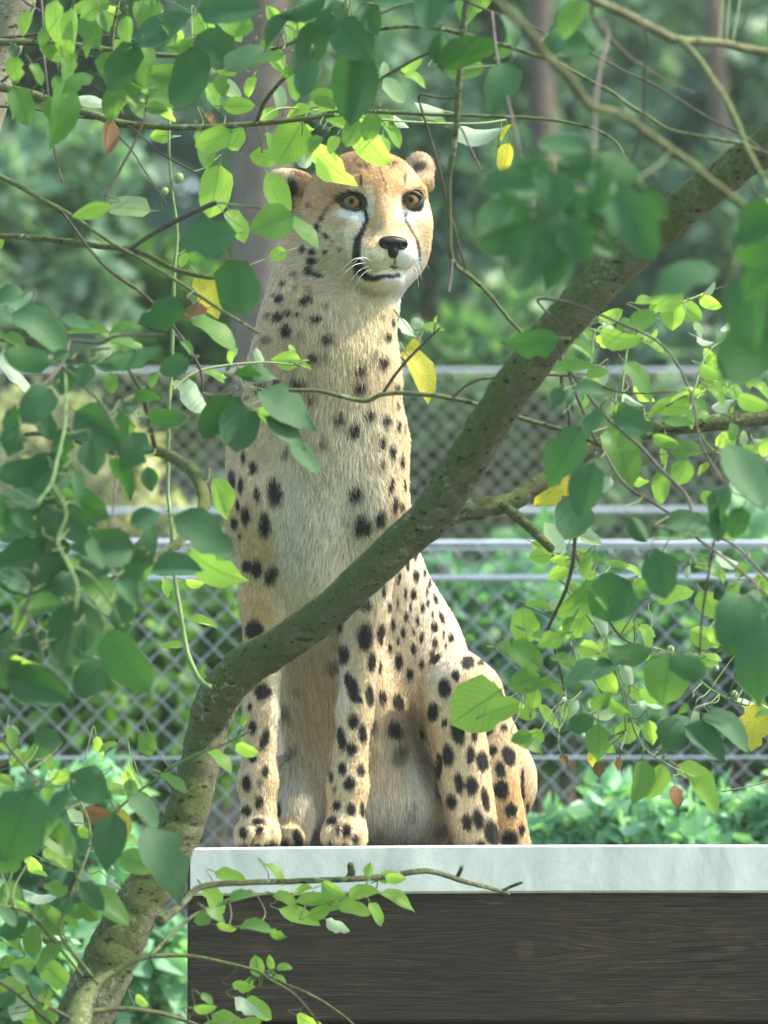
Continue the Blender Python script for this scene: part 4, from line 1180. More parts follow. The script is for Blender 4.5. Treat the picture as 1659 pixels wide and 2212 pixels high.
def leaf_mesh(seed, wr=0.62, curl=0.2, fold=0.25, bite=0.0, pointy=1.0):
    """unit leaf: base at the origin, tip at +x, upper side +z, with a short stalk"""
    r = random.Random(seed)
    NX, NY = 7, 4
    V, F, UV = [], [], []
    wob = [r.uniform(-0.05, 0.05) for _ in range(NX + 1)]
    for i in range(NX + 1):
        t = i / NX
        hw = 0.5 * wr * (math.sin(math.pi * min(1.0, t ** 0.82)) ** (0.62 * pointy)) if 0 < t < 1 else 0.0
        if i == NX - 1: hw *= 0.95
        for j in range(NY + 1):
            s = j / NY * 2 - 1
            h = hw * (1 + wob[i] * (1.5 if abs(s) == 1 else 0))
            if bite and abs(s) == 1 and r.random() < bite: h *= r.uniform(0.55, 0.85)
            y = s * h
            z = fold * abs(y) - curl * (t - 0.3) ** 2 + 0.02 * math.sin(t * 9 + seed) * s
            V.append((t, y, z)); UV.append((0.5 + 0.5 * s, t))
    for i in range(NX):
        for j in range(NY):
            a = i * (NY + 1) + j
            F.append((a, a + 1, a + NY + 2, a + NY + 1))
    me = bpy.data.meshes.new('leaf')
    me.from_pydata(V, [], F)
    ul = me.uv_layers.new(name='UVMap')
    for lp in me.loops: ul.data[lp.index].uv = UV[lp.vertex_index]
    me.polygons.foreach_set('use_smooth', [True] * len(me.polygons))
    return me
LM = [leaf_mesh(1, pointy=0.8), leaf_mesh(2, curl=0.35, fold=0.15, pointy=0.75), leaf_mesh(7, curl=0.25, fold=0.2, bite=0.3, pointy=0.85), leaf_mesh(8, curl=0.6, fold=0.35, pointy=0.9), leaf_mesh(3, curl=0.1, fold=0.45, bite=0.12), leaf_mesh(4, curl=-0.15, fold=0.3), leaf_mesh(5, curl=0.5, fold=0.1, bite=0.2), leaf_mesh(6, curl=0.15, fold=0.6, pointy=1.25)]
for me in LM: me.materials.append(LEAF['m'])

tree1 = empty('willow_tree', (P(-150, 4950, -0.85).x, -0.85, 0), 'mossy grey tree with forked trunk whose thick bough crosses in front of the cheetah', 'tree')
tree2 = empty('willow_tree', (P(-230, 4950, -0.6).x, -0.6, 0), 'tree with pale leaning trunk and thin horizontal branches above the cheetah', 'tree')
TREES = {1: tree1, 2: tree2}
SAMPLES = {1: [], 2: []}                    # points on the wood: (u, v, y, 3-D)
def wood(tree, name, pts, y0, y1, mat, sides=8, n=5, rough=0.03, jitter=0.0):
    P3, R = [], []
    m = len(pts)
    for i, (u, v, w) in enumerate(pts):
        y = y0 + (y1 - y0) * i / (m - 1)
        P3.append(P(u, v, y)); R.append(w * scl(y) / 2)
    q, r = smooth_path(P3, R, n)
    rg = random.Random(int(pts[0][0] * 7 + pts[0][1]))
    if jitter:
        q = [p + Vector((rg.uniform(-1, 1), rg.uniform(-1, 1), rg.uniform(-1, 1))) * jitter * rr for p, rr in zip(q, r)]
        r = [rr * (1 + rg.uniform(-0.10, 0.12) * jitter) for rr in r]
    mb = MB(); mb.add(*tube_arrays(q, r, sides, rough, rg))
    o = mb.build(name, mat, TREES[tree])
    for k, p in enumerate(q):
        t = k / (len(q) - 1) * (m - 1); i = min(int(t), m - 2); f = t - i
        SAMPLES[tree].append((pts[i][0] + (pts[i + 1][0] - pts[i][0]) * f, pts[i][1] + (pts[i + 1][1] - pts[i][1]) * f, y0 + (y1 - y0) * t / (m - 1), p, r[k]))
    return o
def B(txt): return [tuple(float(x) for x in s.split()) for s in txt.split(',')]
# trunk, bough and big limb of the crossing tree
wood(1, 'trunk', B('-150 5000 200,-80 3600 165,60 2560 140,140 2330 132,195 2170 122,258 2030 112,318 1920 100,392 1790 92,425 1680 88,448 1580 90,478 1490 96'), -0.6, -0.5, M_BARK, 22, 9, 0.035, 0.05)
wood(1, 'bough', B('440 1600 60,470 1510 92,530 1440 92,620 1385 84,720 1310 80,850 1188 84,935 1108 92,1000 1010 92,1060 910 88,1130 805 90,1210 705 90,1330 578 88,1450 470 84,1560 382 80,1690 290 80,1850 160 90'), -0.5, -1.25, M_BARK, 20, 8, 0.03, 0.05)
wood(1, 'limb', B('925 1140 60,975 1108 52,1040 1098 44,1110 1082 40,1180 1035 38,1290 965 36,1400 930 36,1530 915 36,1690 898 36,1900 870 40'), -0.72, -0.6, M_BARK, 12, 7, 0.03, 0.06)
wood(1, 'stub', B('1085 1092 24,1120 1118 22,1160 1155 20,1191 1186 19'), -0.72, -0.78, M_BARK, 10, 4, 0.04)
wood(1, 'snag', B('850 1150 14,872 1142 8,888 1139 4'), -0.68, -0.73, M_BARK, 7, 4, 0.06)
G_, T_, TG_ = M_SHOOT, M_TWIG, M_TWIGG
for txt, y0, y1, mt in (
    ('160 2240 66,172 2185 58,192 2146 40,216 2119 18,252 2096 13,300 2072 11,350 2064 10,417 2066 9,483 2079 8,553 2096 7,573 2110 7,640 2152 6,682 2204 5,705 2240 4', -0.95, -0.6, TG_),
    ('553 2096 7,599 2118 6,677 2152 6,740 2193 5,792 2240 5', -0.62, -0.55, TG_),
    ('325 2066 8,345 2045 8,367 2022 8,407 1986 8,443 1965 6,495 1949 5,573 1932 5,677 1936 4,745 1941 3', -0.88, -0.5, TG_),
    ('345 1990 24,372 1972 19,398 1948 15,432 1917 14,521 1907 13,625 1904 13,755 1899 13,829 1894 13,897 1883 13,939 1884 12,1001 1904 11,1053 1917 9,1100 1931 7', -0.85, -0.35, M_BARK),
    ('985 1900 10,992 1886 9,998 1872 9', -0.39, -0.42, M_BARK), ('1082 1926 8,1104 1915 7,1128 1906 7', -0.36, -0.38, M_BARK),
    ('752 1900 16,760 1885 18,757 1868 14', -0.5, -0.53, M_BARK),
    ('165 2200 22,197 2186 13,267 2179 11,333 2186 10,383 2199 9,420 2212 8,490 2245 7', -0.9, -0.7, TG_),
    ('212 2126 8,177 2082 8,133 2026 7,130 1992 7,153 1942 7,173 1886 7,193 1826 7,190 1770 6,165 1720 5', -0.95, -0.8, TG_),
    ('178 2108 8,127 2046 7,80 1989 7,50 1966 6,0 1956 6,-60 1945 5', -0.95, -1.1, TG_),
    ('133 2036 6,83 2029 5,23 2021 5', -0.97, -1.0, TG_),
    ('150 2200 10,100 2172 7,73 2156 7,57 2126 6', -0.95, -1.1, T_), ('125 2225 9,50 2159 7,0 2122 7,-50 2090 6', -0.95, -1.2, T_),
    ('193 1800 6,253 1749 6,300 1709 6,350 1676 6,367 1659 6,433 1626 6,483 1609 5,541 1578 4', -0.82, -0.98, G_),
    ('452 1485 14,430 1466 11,407 1416 11,397 1366 10,387 1306 10,377 1239 9,367 1106 9,363 1053 8,365 886 8,370 820 8,373 720 8,377 586 8,383 500 7,370 400 6,365 300 6,370 217 4', -0.84, -0.6, G_),
    ('370 845 6,417 806 6,483 790 5,553 783 5,585 783 4,655 790 3', -0.7, -0.55, G_),
    ('1300 962 10,1218 930 10,1151 911 10,1056 882 10,985 862 10,882 849 10,826 852 10,788 866 10,732 855 9,685 844 9,610 842 7', -0.82, -0.75, TG_),
    ('826 852 8,857 805 7,904 752 6,951 708 4', -0.76, -0.8, T_),
    ('975 860 8,1022 824 7,1080 815 7,1199 810 6,1271 820 6,1343 848 5,1463 846 4', -0.79, -0.9, TG_),
    ('1209 700 9,1214 825 8,1228 892 8,1238 997 8,1242 1131 8,1239 1206 9,1223 1273 9,1199 1326 8,1183 1363 7,1196 1395 6,1203 1420 6,1216 1473 5,1218 1512 5', -0.85, -0.55, T_),
    ('1239 1180 6,1262 1245 5,1275 1275 4', -0.7, -0.68, TG_),
    ('1290 960 6,1228 805 7,1285 872 8,1324 915 8,1381 963 8,1429 1016 8,1487 1078 8,1503 1156 7,1556 1199 7,1606 1239 7,1680 1310 7', -1.0, -1.5, T_),
    ('1300 968 6,1348 1045 7,1415 1088 7,1463 1121 7,1513 1130 6,1566 1166 6,1606 1196 6,1690 1285 6', -1.0, -1.4, T_),
    ('1543 1166 6,1526 1266 6,1516 1339 5,1511 1416 4', -1.3, -1.2, T_),
    ('1262 1245 6,1319 1346 6,1353 1383 6,1399 1396 5,1445 1408 4', -0.68, -0.5, TG_), ('1223 1273 5,1290 1360 5,1322 1430 5,1345 1500 4,1352 1580 4', -0.66, -0.6, G_),
    ('1199 1420 5,1250 1440 5,1290 1480 4,1310 1520 4', -0.58, -0.5, G_), ('1345 1480 4,1380 1600 4,1440 1650 4,1500 1680 4,1560 1710 3', -0.6, -0.5, G_),
    ('1445 1408 4,1506 1466 5,1553 1500 5,1600 1520 5,1680 1545 4', -0.5, -0.6, G_), ('1183 1363 4,1150 1420 4,1130 1490 4', -0.6, -0.5, G_),
    ('1209 700 5,1161 647 6,1238 657 6,1343 700 5,1415 734 5,1463 786 5,1496 863 5,1511 949 5,1535 997 5,1565 1045 4', -1.05, -1.2, T_),
    ('1340 870 5,1362 729 5,1415 676 5,1477 652 5,1535 628 3', -0.75, -0.6, G_), ('1260 830 5,1276 786 5,1285 719 4,1314 700 3', -0.8, -0.75, G_),
    ('1480 915 5,1515 791 5,1535 753 4,1572 731 3', -0.72, -0.6, G_), ('1470 915 5,1520 844 5,1582 805 5,1670 772 5', -0.72, -0.5, G_),
    ('1230 960 5,1276 935 5,1343 915 5,1415 887 5,1501 844 4', -0.75, -0.65, G_), ('1500 915 4,1549 978 4,1655 973 4,1720 970 3', -0.72, -0.6, G_),
    # branches springing from the upper end of the bough
    ('1700 290 10,1660 330 8,1606 312 8,1506 293 8,1446 280 8,1396 250 9,1359 227 9,1323 200 9,1279 177 9,1206 137 9,1156 120 9,1106 103 10,1053 90 10,996 72 10,936 60 9,886 57 9,820 63 8,740 78 6', -1.35, -0.75, TG_),
    ('1030 83 7,1000 97 7,970 100 7,920 117 7,870 143 7,820 173 6,795 205 4', -0.95, -0.75, TG_),
    ('1850 200 20,1760 140 22,1660 113 19,1606 103 18,1540 90 18,1466 87 20,1423 67 22,1373 43 22,1323 17 20,1282 0 20,1200 -60 18', -1.5, -2.2, TG_),
    ('1466 87 16,1500 117 16,1533 163 15,1566 213 13,1590 260 12,1613 317 11,1640 367 10,1680 440 9', -1.95, -2.2, TG_),
    ('1780 560 10,1680 500 12,1606 443 13,1540 393 14,1490 353 15,1440 317 16,1390 280 16,1340 247 16,1279 230 17,1246 193 18,1216 153 18,1173 117 18,1150 77 18,1106 33 18,1070 0 18,1020 -50 18', -2.4, -3.2, TG_),
    ('1660 335 6,1600 290 5,1539 260 6,1473 220 6,1406 180 6,1346 153 6,1279 117 6,1216 90 6,1129 50 6,1063 27 6,990 -5 6', -1.4, -1.1, T_),
    ('1282 0 10,1280 37 9,1320 85 8,1362 125 6,1400 150 5,1446 178 4,1500 200 3', -2.2, -1.8, T_),
    ('1280 37 8,1313 65 7,1296 150 8,1286 233 8,1284 333 8,1290 427 7,1300 520 5', -2.2, -2.7, T_),
    ('1373 43 7,1396 83 6,1393 160 6,1393 217 6,1383 283 5,1373 327 5,1359 357 4', -2.1, -1.9, T_),
    ('1040 -30 13,1010 -5 13,1000 67 14,990 200 14,983 300 13,970 383 12,970 467 12,977 561 11,1022 602 10,1060 640 9,1100 690 8,1138 730 7', -1.1, -0.9, TG_),
    ('977 561 8,973 600 7,969 634 6', -0.98, -1.0, T_),
    ('983 210 6,945 211 5,906 207 5,916 253 6,936 320 6,953 383 6,963 433 6,983 500 6,993 540 6,1010 590 5', -1.02, -0.85, T_),
    ('1063 27 6,1073 117 6,1090 187 6,1103 240 6,1110 270 6,1127 345 5,1150 433 6,1163 480 6,1190 560 5,1180 640 4', -1.2, -2.7, T_),
    ('983 270 5,996 277 5,1016 320 5,1040 370 4', -1.05, -1.1, T_),
    ): wood(1, 'branch' if float(txt.split(',')[0].split()[2]) > 9 else 'twig', B(txt), y0, y1, mt, 8 if mt is not M_BARK else 10, 5, 0.03, 0.10)
# the pale leaning tree in the corner, mostly outside the frame
wood(2, 'trunk', B('-230 5000 190,-200 2400 150,-150 1100 130,-90 500 104,-26 200 92,-2 95 96,24 0 106,66 -150 108,140 -420 100'), -0.6, -0.6, M_BARKP, 18, 8, 0.03, 0.04)
for txt, y0, y1, mt in (
    ('-30 86 22,0 90 15,133 95 15,233 108 13,333 118 11,433 122 10,553 113 8,616 98 7,700 60 6,790 40 6,870 10 5', -0.62, -0.8, TG_),
    ('-70 165 26,0 187 19,67 203 19,133 227 18,200 248 17,267 267 16,333 273 14,433 275 13,553 267 12,653 257 11,726 248 10,786 242 9,853 243 9,920 247 8,1020 250 8,1106 253 7,1173 257 7,1239 267 6,1293 283 6,1333 310 5,1356 353 4', -0.62, -0.9, TG_),
    ('553 266 11,561 247 10,573 217 10,613 170 9,650 143 8,705 108 6', -0.72, -0.9, TG_),
    ('60 -60 10,88 -10 6,93 100 6,100 167 6,107 240 6,113 300 6,133 393 5', -0.7, -0.9, T_),
    ('333 115 6,328 60 6,343 -5 6,352 -60 6', -0.75, -0.8, T_), ('322 133 6,317 213 6,310 260 6,283 323 6,257 370 6,226 427 6', -0.75, -0.8, T_),
    ('262 -50 8,257 0 8,243 83 7,252 165 10,263 250 9', -0.7, -0.74, M_BARK),
    ('20 -40 8,50 0 6,93 27 6,133 43 5,187 47 4', -0.62, -0.7, T_), ('-20 84 9,10 82 8,100 72 6,167 73 6,233 78 6,300 90 5', -0.62, -0.7, T_),
    ('-30 200 7,0 180 6,33 153 6,83 130 6,133 118 5,200 122 4', -0.6, -0.7, T_), ('97 117 6,133 147 6,180 173 5,225 201 4', -0.8, -0.85, T_),
    ('-60 225 6,0 230 5,67 235 5,133 247 5,205 258 4', -0.6, -0.68, T_), ('230 258 6,243 280 5,283 323 4,317 377 4,362 444 3', -0.68, -0.7, T_),
    ('270 268 6,290 280 4,333 320 4,367 343 4,419 371 3', -0.7, -0.72, T_),
    ('-110 320 16,0 380 12,50 407 11,93 433 11,150 463 10,200 497 9,250 530 8,293 553 8,350 587 8,417 630 8,467 663 7,560 720 6', -0.62, -0.9, TG_),
    ('-90 510 15,0 510 12,67 513 13,133 520 13,200 530 13,260 537 13,317 550 12,367 577 12,417 593 11,462 601 9', -0.62, -0.8, M_BARK),
    ('270 542 10,283 537 10,333 503 11,400 467 12,468 437 12', -0.72, -0.8, M_TWIG),
    ('125 452 7,133 457 6,160 493 6,200 547 6,240 587 7,277 613 7,325 650 7,380 713 6,407 750 6,433 800 6,438 848 4', -0.8, -0.7, T_),
    ('-110 956 24,0 950 10,50 940 9,100 937 10,160 950 12,250 976 17,290 970 22,333 973 24,377 990 26,410 1013 28,430 1040 28,440 1080 28,430 1120 26,383 1173 20,317 1219 14,240 1250 8', -0.7, -1.3, M_BARK),
    ('335 968 12,317 886 11,300 836 9,275 794 7', -1.1, -1.3, T_),
    ('-105 700 9,0 733 7,73 730 7,150 736 8,217 740 8,253 726 7,353 724 5', -0.7, -1.6, T_), ('150 736 7,133 790 6,83 840 6,17 886 5', -1.3, -1.6, T_),
    ('107 767 6,160 777 6,200 757 6,243 752 5', -1.45, -1.5, T_), ('133 790 6,180 830 6,227 883 6,255 930 4', -1.4, -1.7, T_),
    ('140 790 5,143 850 6,140 920 6,123 996 6,110 1046 6,80 1086 4', -1.4, -1.9, G_), ('110 1040 6,143 1106 6,127 1156 6,127 1179 6,147 1219 7,167 1266 7,163 1319 5', -1.85, -1.9, G_),
    ('127 1156 5,80 1240 5,55 1310 6,20 1390 5', -1.85, -1.8, T_), ('55 1310 5,75 1365 5,95 1420 5', -1.8, -1.8, T_), ('163 1319 5,140 1400 5,130 1440 4', -1.9, -1.8, T_),
    ('147 1219 5,190 1240 6,230 1290 5,260 1350 4,240 1390 3', -1.85, -1.7, G_), ('250 976 6,250 1040 6,245 1100 5,240 1160 4', -1.2, -1.3, T_),
    ('553 267 6,600 235 5,673 237 4,700 243 3', -0.74, -0.5, G_), ('720 248 5,753 250 5,880 263 5,1020 267 5,1092 259 4', -0.8, -0.55, G_),
    ('-60 1500 7,0 1590 7,40 1640 6,90 1700 5', -1.2, -1.3, T_),
    ): wood(2, 'branch' if float(txt.split(',')[0].split()[2]) > 9 else 'twig', B(txt), y0, y1, mt, 8, 5, 0.03, 0.10)

# ---- leaves: kind, x, y, length, direction of the tip, apparent width / length --------------------
L_ = {}
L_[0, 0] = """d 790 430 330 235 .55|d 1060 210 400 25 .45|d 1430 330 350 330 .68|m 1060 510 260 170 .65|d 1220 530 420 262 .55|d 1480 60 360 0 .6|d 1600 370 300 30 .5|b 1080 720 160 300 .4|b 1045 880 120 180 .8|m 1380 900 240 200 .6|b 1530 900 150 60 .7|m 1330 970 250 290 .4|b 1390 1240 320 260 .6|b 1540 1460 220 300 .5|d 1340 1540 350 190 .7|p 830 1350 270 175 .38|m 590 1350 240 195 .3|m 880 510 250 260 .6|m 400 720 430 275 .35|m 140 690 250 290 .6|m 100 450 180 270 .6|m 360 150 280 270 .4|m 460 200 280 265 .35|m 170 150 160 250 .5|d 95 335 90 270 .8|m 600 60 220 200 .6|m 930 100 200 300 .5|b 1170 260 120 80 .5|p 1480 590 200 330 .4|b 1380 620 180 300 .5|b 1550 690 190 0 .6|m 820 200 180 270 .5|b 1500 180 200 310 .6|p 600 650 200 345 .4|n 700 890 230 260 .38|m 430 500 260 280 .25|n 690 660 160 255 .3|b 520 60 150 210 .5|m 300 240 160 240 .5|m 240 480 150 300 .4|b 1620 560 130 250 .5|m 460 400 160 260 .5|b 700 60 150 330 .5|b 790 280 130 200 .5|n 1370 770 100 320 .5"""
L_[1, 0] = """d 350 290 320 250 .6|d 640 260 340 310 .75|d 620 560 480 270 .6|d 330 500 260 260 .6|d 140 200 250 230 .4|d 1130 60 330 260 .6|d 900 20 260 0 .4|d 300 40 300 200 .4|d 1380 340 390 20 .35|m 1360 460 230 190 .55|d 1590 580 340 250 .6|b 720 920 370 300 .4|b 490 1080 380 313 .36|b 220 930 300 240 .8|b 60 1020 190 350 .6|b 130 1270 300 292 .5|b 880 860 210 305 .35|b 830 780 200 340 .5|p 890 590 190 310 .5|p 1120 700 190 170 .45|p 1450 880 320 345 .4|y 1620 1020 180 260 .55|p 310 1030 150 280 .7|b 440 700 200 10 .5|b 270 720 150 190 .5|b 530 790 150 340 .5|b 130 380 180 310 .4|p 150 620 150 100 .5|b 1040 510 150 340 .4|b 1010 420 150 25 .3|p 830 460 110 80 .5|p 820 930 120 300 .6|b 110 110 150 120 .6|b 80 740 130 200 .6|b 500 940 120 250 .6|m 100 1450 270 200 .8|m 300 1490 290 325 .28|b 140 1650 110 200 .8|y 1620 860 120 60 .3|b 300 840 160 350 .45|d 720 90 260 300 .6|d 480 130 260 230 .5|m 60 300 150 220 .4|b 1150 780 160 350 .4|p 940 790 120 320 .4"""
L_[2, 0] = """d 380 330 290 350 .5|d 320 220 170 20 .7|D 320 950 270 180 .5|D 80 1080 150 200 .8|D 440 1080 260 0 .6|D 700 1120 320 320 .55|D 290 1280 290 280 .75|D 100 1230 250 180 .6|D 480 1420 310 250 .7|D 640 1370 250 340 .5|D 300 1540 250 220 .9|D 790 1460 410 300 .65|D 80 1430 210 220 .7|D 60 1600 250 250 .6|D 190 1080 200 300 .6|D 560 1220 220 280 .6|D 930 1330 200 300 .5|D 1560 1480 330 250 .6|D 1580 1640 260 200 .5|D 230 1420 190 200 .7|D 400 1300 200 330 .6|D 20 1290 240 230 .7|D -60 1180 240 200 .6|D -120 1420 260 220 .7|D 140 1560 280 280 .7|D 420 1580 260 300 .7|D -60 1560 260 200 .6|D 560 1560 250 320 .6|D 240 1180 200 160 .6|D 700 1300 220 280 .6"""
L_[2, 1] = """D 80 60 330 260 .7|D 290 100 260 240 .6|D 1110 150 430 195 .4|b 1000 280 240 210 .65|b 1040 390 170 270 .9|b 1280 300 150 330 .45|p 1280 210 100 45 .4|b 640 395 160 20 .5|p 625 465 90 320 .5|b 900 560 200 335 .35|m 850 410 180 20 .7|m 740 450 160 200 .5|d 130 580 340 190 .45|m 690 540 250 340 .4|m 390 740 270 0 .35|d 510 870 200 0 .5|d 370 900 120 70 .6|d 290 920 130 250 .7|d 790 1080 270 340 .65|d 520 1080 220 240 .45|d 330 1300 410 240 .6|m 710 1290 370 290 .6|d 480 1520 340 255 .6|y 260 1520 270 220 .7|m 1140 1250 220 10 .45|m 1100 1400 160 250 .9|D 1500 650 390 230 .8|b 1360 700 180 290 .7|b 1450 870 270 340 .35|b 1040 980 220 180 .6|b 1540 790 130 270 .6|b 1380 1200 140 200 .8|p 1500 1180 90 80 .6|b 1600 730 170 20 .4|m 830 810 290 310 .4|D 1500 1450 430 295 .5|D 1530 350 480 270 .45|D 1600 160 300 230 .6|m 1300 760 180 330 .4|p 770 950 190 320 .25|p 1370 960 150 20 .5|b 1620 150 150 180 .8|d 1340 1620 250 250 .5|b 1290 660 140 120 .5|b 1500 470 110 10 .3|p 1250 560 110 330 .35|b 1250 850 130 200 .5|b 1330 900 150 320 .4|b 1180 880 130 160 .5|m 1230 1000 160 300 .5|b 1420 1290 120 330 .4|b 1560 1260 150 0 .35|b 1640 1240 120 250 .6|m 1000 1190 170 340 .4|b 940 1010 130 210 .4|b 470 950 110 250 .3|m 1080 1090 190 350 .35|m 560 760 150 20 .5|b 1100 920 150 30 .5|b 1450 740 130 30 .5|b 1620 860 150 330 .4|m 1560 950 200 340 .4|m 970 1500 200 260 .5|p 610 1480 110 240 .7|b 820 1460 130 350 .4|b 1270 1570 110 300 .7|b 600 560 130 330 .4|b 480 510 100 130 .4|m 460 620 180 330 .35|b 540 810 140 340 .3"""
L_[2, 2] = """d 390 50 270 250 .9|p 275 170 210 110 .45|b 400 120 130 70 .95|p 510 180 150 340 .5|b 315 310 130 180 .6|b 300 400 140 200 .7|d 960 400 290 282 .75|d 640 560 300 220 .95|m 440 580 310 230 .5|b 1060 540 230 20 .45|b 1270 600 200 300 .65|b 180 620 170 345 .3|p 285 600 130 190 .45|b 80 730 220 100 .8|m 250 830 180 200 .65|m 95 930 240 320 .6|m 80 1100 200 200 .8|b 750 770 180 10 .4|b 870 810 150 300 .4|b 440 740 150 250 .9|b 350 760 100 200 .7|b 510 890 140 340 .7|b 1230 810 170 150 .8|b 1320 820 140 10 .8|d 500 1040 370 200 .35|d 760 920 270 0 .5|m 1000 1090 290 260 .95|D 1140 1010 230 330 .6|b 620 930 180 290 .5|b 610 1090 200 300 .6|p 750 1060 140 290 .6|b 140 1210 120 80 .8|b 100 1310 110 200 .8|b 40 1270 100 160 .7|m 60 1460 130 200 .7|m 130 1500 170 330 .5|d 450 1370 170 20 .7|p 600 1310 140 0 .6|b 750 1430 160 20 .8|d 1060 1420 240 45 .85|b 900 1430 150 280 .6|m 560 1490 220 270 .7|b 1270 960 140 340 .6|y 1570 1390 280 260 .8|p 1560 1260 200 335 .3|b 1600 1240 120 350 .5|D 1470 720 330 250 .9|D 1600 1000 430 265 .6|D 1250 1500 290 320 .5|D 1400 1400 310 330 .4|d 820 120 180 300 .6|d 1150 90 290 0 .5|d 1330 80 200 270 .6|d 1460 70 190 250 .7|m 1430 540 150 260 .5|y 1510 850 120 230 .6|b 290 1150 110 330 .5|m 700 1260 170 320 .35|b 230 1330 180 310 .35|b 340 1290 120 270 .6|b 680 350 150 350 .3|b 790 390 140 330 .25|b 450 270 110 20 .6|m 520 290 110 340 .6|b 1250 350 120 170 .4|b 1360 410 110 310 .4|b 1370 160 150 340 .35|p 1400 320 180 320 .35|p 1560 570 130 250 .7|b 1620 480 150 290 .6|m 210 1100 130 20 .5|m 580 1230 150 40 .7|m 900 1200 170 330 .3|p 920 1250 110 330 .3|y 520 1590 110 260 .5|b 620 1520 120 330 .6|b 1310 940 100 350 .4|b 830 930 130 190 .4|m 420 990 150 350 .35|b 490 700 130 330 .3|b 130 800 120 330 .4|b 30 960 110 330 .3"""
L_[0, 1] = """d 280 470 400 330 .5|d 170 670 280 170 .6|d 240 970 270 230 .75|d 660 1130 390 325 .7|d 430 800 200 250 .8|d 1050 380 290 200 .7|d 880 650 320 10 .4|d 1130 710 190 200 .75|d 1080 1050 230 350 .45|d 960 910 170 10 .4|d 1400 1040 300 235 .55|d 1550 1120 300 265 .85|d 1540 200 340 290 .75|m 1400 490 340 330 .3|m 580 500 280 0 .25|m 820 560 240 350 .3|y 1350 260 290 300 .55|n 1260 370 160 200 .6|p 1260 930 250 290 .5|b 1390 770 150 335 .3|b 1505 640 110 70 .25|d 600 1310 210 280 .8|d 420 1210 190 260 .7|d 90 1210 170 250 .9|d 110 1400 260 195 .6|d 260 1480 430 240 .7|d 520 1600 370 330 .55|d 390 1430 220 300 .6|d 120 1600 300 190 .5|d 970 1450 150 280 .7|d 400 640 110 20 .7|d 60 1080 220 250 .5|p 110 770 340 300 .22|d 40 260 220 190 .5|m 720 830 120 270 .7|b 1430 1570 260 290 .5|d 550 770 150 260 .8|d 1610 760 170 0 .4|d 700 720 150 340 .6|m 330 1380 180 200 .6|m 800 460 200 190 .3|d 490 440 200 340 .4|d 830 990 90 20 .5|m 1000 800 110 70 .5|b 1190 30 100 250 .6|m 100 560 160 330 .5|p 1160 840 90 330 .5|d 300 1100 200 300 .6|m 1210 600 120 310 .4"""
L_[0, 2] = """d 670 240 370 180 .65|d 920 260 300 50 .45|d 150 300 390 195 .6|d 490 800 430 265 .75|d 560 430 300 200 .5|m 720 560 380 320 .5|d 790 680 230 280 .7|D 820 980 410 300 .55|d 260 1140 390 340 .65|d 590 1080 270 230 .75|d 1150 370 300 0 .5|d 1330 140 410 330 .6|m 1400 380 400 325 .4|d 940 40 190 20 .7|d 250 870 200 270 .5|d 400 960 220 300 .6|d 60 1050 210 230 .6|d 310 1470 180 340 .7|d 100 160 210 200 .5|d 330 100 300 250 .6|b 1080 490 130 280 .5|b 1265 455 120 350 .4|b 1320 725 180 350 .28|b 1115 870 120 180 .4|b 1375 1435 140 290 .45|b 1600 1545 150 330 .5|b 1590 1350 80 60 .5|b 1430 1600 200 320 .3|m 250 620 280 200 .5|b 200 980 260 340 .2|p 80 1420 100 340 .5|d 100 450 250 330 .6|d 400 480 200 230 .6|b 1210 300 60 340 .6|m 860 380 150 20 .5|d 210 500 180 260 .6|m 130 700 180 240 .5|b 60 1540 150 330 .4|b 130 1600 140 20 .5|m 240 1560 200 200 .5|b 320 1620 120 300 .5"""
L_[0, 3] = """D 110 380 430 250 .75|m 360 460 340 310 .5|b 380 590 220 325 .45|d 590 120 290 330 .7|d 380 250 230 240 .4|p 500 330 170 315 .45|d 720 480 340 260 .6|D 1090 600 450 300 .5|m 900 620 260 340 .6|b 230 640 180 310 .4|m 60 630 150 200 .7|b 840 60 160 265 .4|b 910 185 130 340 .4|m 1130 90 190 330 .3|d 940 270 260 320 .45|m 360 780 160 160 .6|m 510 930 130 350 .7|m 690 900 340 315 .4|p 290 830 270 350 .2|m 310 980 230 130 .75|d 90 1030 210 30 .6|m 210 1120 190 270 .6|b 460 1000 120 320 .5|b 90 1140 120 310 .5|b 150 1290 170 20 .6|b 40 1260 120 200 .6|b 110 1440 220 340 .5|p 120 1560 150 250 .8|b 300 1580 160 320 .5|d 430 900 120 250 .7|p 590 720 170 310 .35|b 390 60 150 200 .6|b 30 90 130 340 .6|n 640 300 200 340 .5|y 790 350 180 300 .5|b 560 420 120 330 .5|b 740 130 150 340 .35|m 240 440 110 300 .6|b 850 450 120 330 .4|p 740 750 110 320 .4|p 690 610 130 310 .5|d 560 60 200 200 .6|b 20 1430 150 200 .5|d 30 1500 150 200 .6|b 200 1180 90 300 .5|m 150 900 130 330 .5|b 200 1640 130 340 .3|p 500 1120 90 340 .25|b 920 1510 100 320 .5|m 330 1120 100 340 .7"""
C2 = """d 510 760 440 335 .5|d 500 920 330 330 .45|d 600 1120 290 305 .4|d 290 530 260 5 .45|b 483 445 190 180 .6|p 300 420 120 110 .5|b 525 370 80 100 .5|b 120 410 110 70 .25|b 30 545 90 330 .4|y 1410 530 350 303 .42|y 1360 360 130 240 .6|b 1490 215 120 10 .55|p 1390 190 90 150 .7|p 1310 230 170 300 .4|b 1545 240 70 10 .4|b 1520 155 50 80 .4|b 620 495 90 340 .3|b 605 450 60 40 .4|m 370 830 200 340 .4|d 80 830 280 240 .5"""
